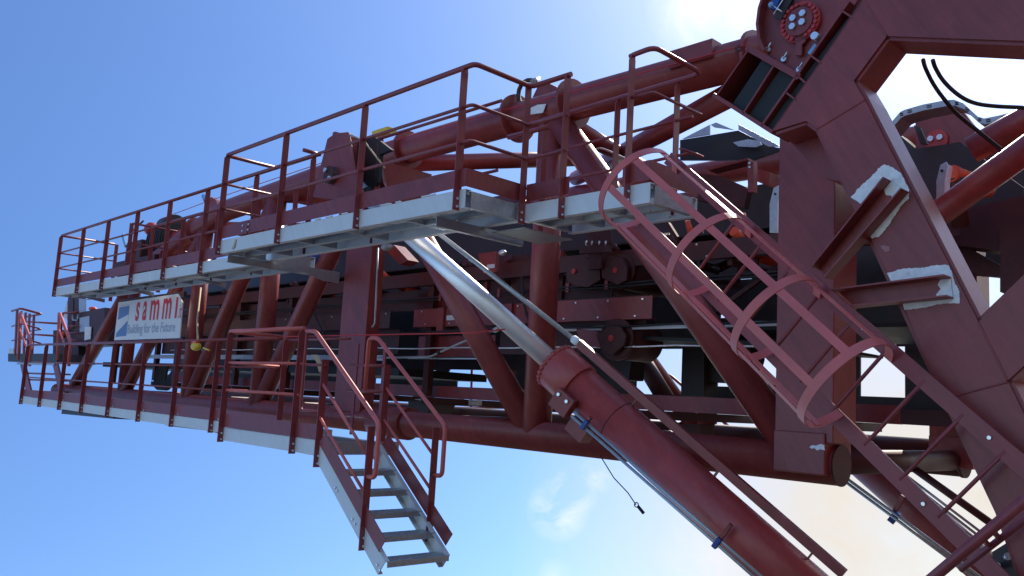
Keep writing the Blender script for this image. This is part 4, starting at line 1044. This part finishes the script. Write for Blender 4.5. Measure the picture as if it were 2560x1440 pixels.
# ---------------------------------------------------------------- far side: its own cylinder, ladder rail and railings
f2 = Thing('far_cylinder', 'far-side maroon hydraulic cylinder slanting down under the boom root', 'hydraulic cylinder', at(2350, 1300, 10.0))
FA = at(1870, 905, 10.4); FB = at(2420, 1385, 10.9); fd = (FB-FA).normalized()
f2.part('rod', G().tube([FA-fd*2, FA+fd*1.0], .104, 24), M_CHR)
f2.part('gland', G().tube([FA+fd*.85, FA+fd*1.2], .238, 24), M_RED)
for k in range(16):
    a = 2*math.pi*k/16; n0f = fd.orthogonal().normalized(); n1f = fd.cross(n0f); q = (n0f*math.cos(a)+n1f*math.sin(a))*.222
    f2.part('gland_bolt', G().tube([FA+fd*.8+q, FA+fd*.86+q], .03, 8), M_RED)
f2.part('barrel', G().tube([FA+fd*1.15, FB+fd*1.2], .205, 28), M_RED)
fpp = Thing('hydraulic_pipe_pair', 'two thin dark hydraulic pipes under the far-side cylinder', 'pipes', at(2230, 1290, 10.2))
u2 = (at(2460, 1458, 10.4) - at(2115, 1200, 10.0)).normalized()
for k in (-.025, .025):
    fpp.part('pipe', G().tube([at(2115, 1200, 10.0)+V(0, 0, k), at(2520, 1500, 10.5)+V(0, 0, k)], .019, 8), M_GAL)
c = at(2236, 1292, 10.2)
k_ = Thing('pipe_clamp', 'blue pipe clamp on the pipes below the far-side cylinder', 'pipe clamp', c, 'blue pipe clamps')
k_.part('clamp_body', G().bar(c-u2*.04, c+u2*.04, .14, .1), M_BLU)
k_.part('bracket', G().bar(c+V(0, 0, .05), c+V(.1, 0, .25), .05, .04), M_RED)
fl = Thing('far_stay_rod', 'dark straight stay rod running down right below the far chord end', 'rod', at(2300, 1205, 9.0))
fl.part('rod', G().tube([at(2280, 1168, 9.0), at(2480, 1310, 9.2)], .038, 10), M_DRED)
fl2 = Thing('far_guide_rail', 'bundle of thin golden-lit guide rails beside the ladder foot', 'rails', at(2350, 1270, 8.6))
for k in range(3):
    fl2.part('rail', G().tube([at(2262-k*6, 1186+k*6, 8.6), at(2452-k*8, 1330+k*8, 8.7)], .014, 6), M_GAL)
# far-side stair railings seen through the truss
fr_ = Thing('far_railing', 'maroon far-side stair railing seen against the sky through the boom', 'railing', at(1660, 950, 12.0))
fr_.part('handrail', G().tube(bend([at(1628, 936, 12), at(1646, 936, 12), at(1640, 1000, 12)], .06), .026, 8), M_RAIL)
fr_.part('handrail', G().tube(bend([at(1650, 1010, 12), at(1656, 938, 12), at(1675, 938, 12), at(1760, 1010, 12), at(1880, 1120, 12)], .08), .026, 8), M_RAIL)
fr_.part('mid_rail', G().tube([at(1640, 990, 12), at(1740, 1075, 12), at(1830, 1130, 12)], .018, 8), M_RAIL)
fr2 = Thing('far_railing', 'straight dark railing on the far side seen low between the chords', 'railing', at(1190, 1030, 11.6))
for x in (1180, 1408, 1565): fr2.part('post', G().bar(at(x, 900, 11.6), at(x-4, 1085, 11.6), .05, .02), M_RAIL)
for y in (1020, 1045): fr2.part('rail', G().tube([at(930, y-6, 11.6), at(1640, y+8, 11.6)], .016, 8), M_RAIL)
# handrail crossing the lower right corner
cr = Thing('corner_handrail', 'two dark maroon handrail tubes crossing the lower right corner', 'handrail', at(2450, 1370, 4.4))
cr.part('tube', G().tube([at(2290, 1480, 4.4), at(2640, 1185, 4.4)], .026, 12), M_RAIL)
cr.part('tube', G().tube([at(2400, 1425, 4.6), at(2640, 1240, 4.6)], .016, 10), M_RAIL)
for x, y in ((2455, 1345), (2480, 1325)):
    cr.part('spacer', G().bar(at(x, y, 4.45), at(x+16, y+18, 4.6), .02, .02), M_RAIL)
db = Thing('hose_manifold', 'dark hose manifold with pale fittings in the lower right corner', 'manifold', at(2530, 1390, 5.6))
db.part('block', G().plate(PP([(2480, 1380), (2560, 1330), (2660, 1330), (2660, 1560), (2500, 1560)], 5.8), (0, .3, 0)), M_DRK)
for x, y in ((2517, 1394), (2555, 1381), (2540, 1338), (2487, 1418)):
    db.part('fitting', G().tube([at(x, y, 5.78), at(x+5, y-4, 5.7)], .022, 8), M_STL)
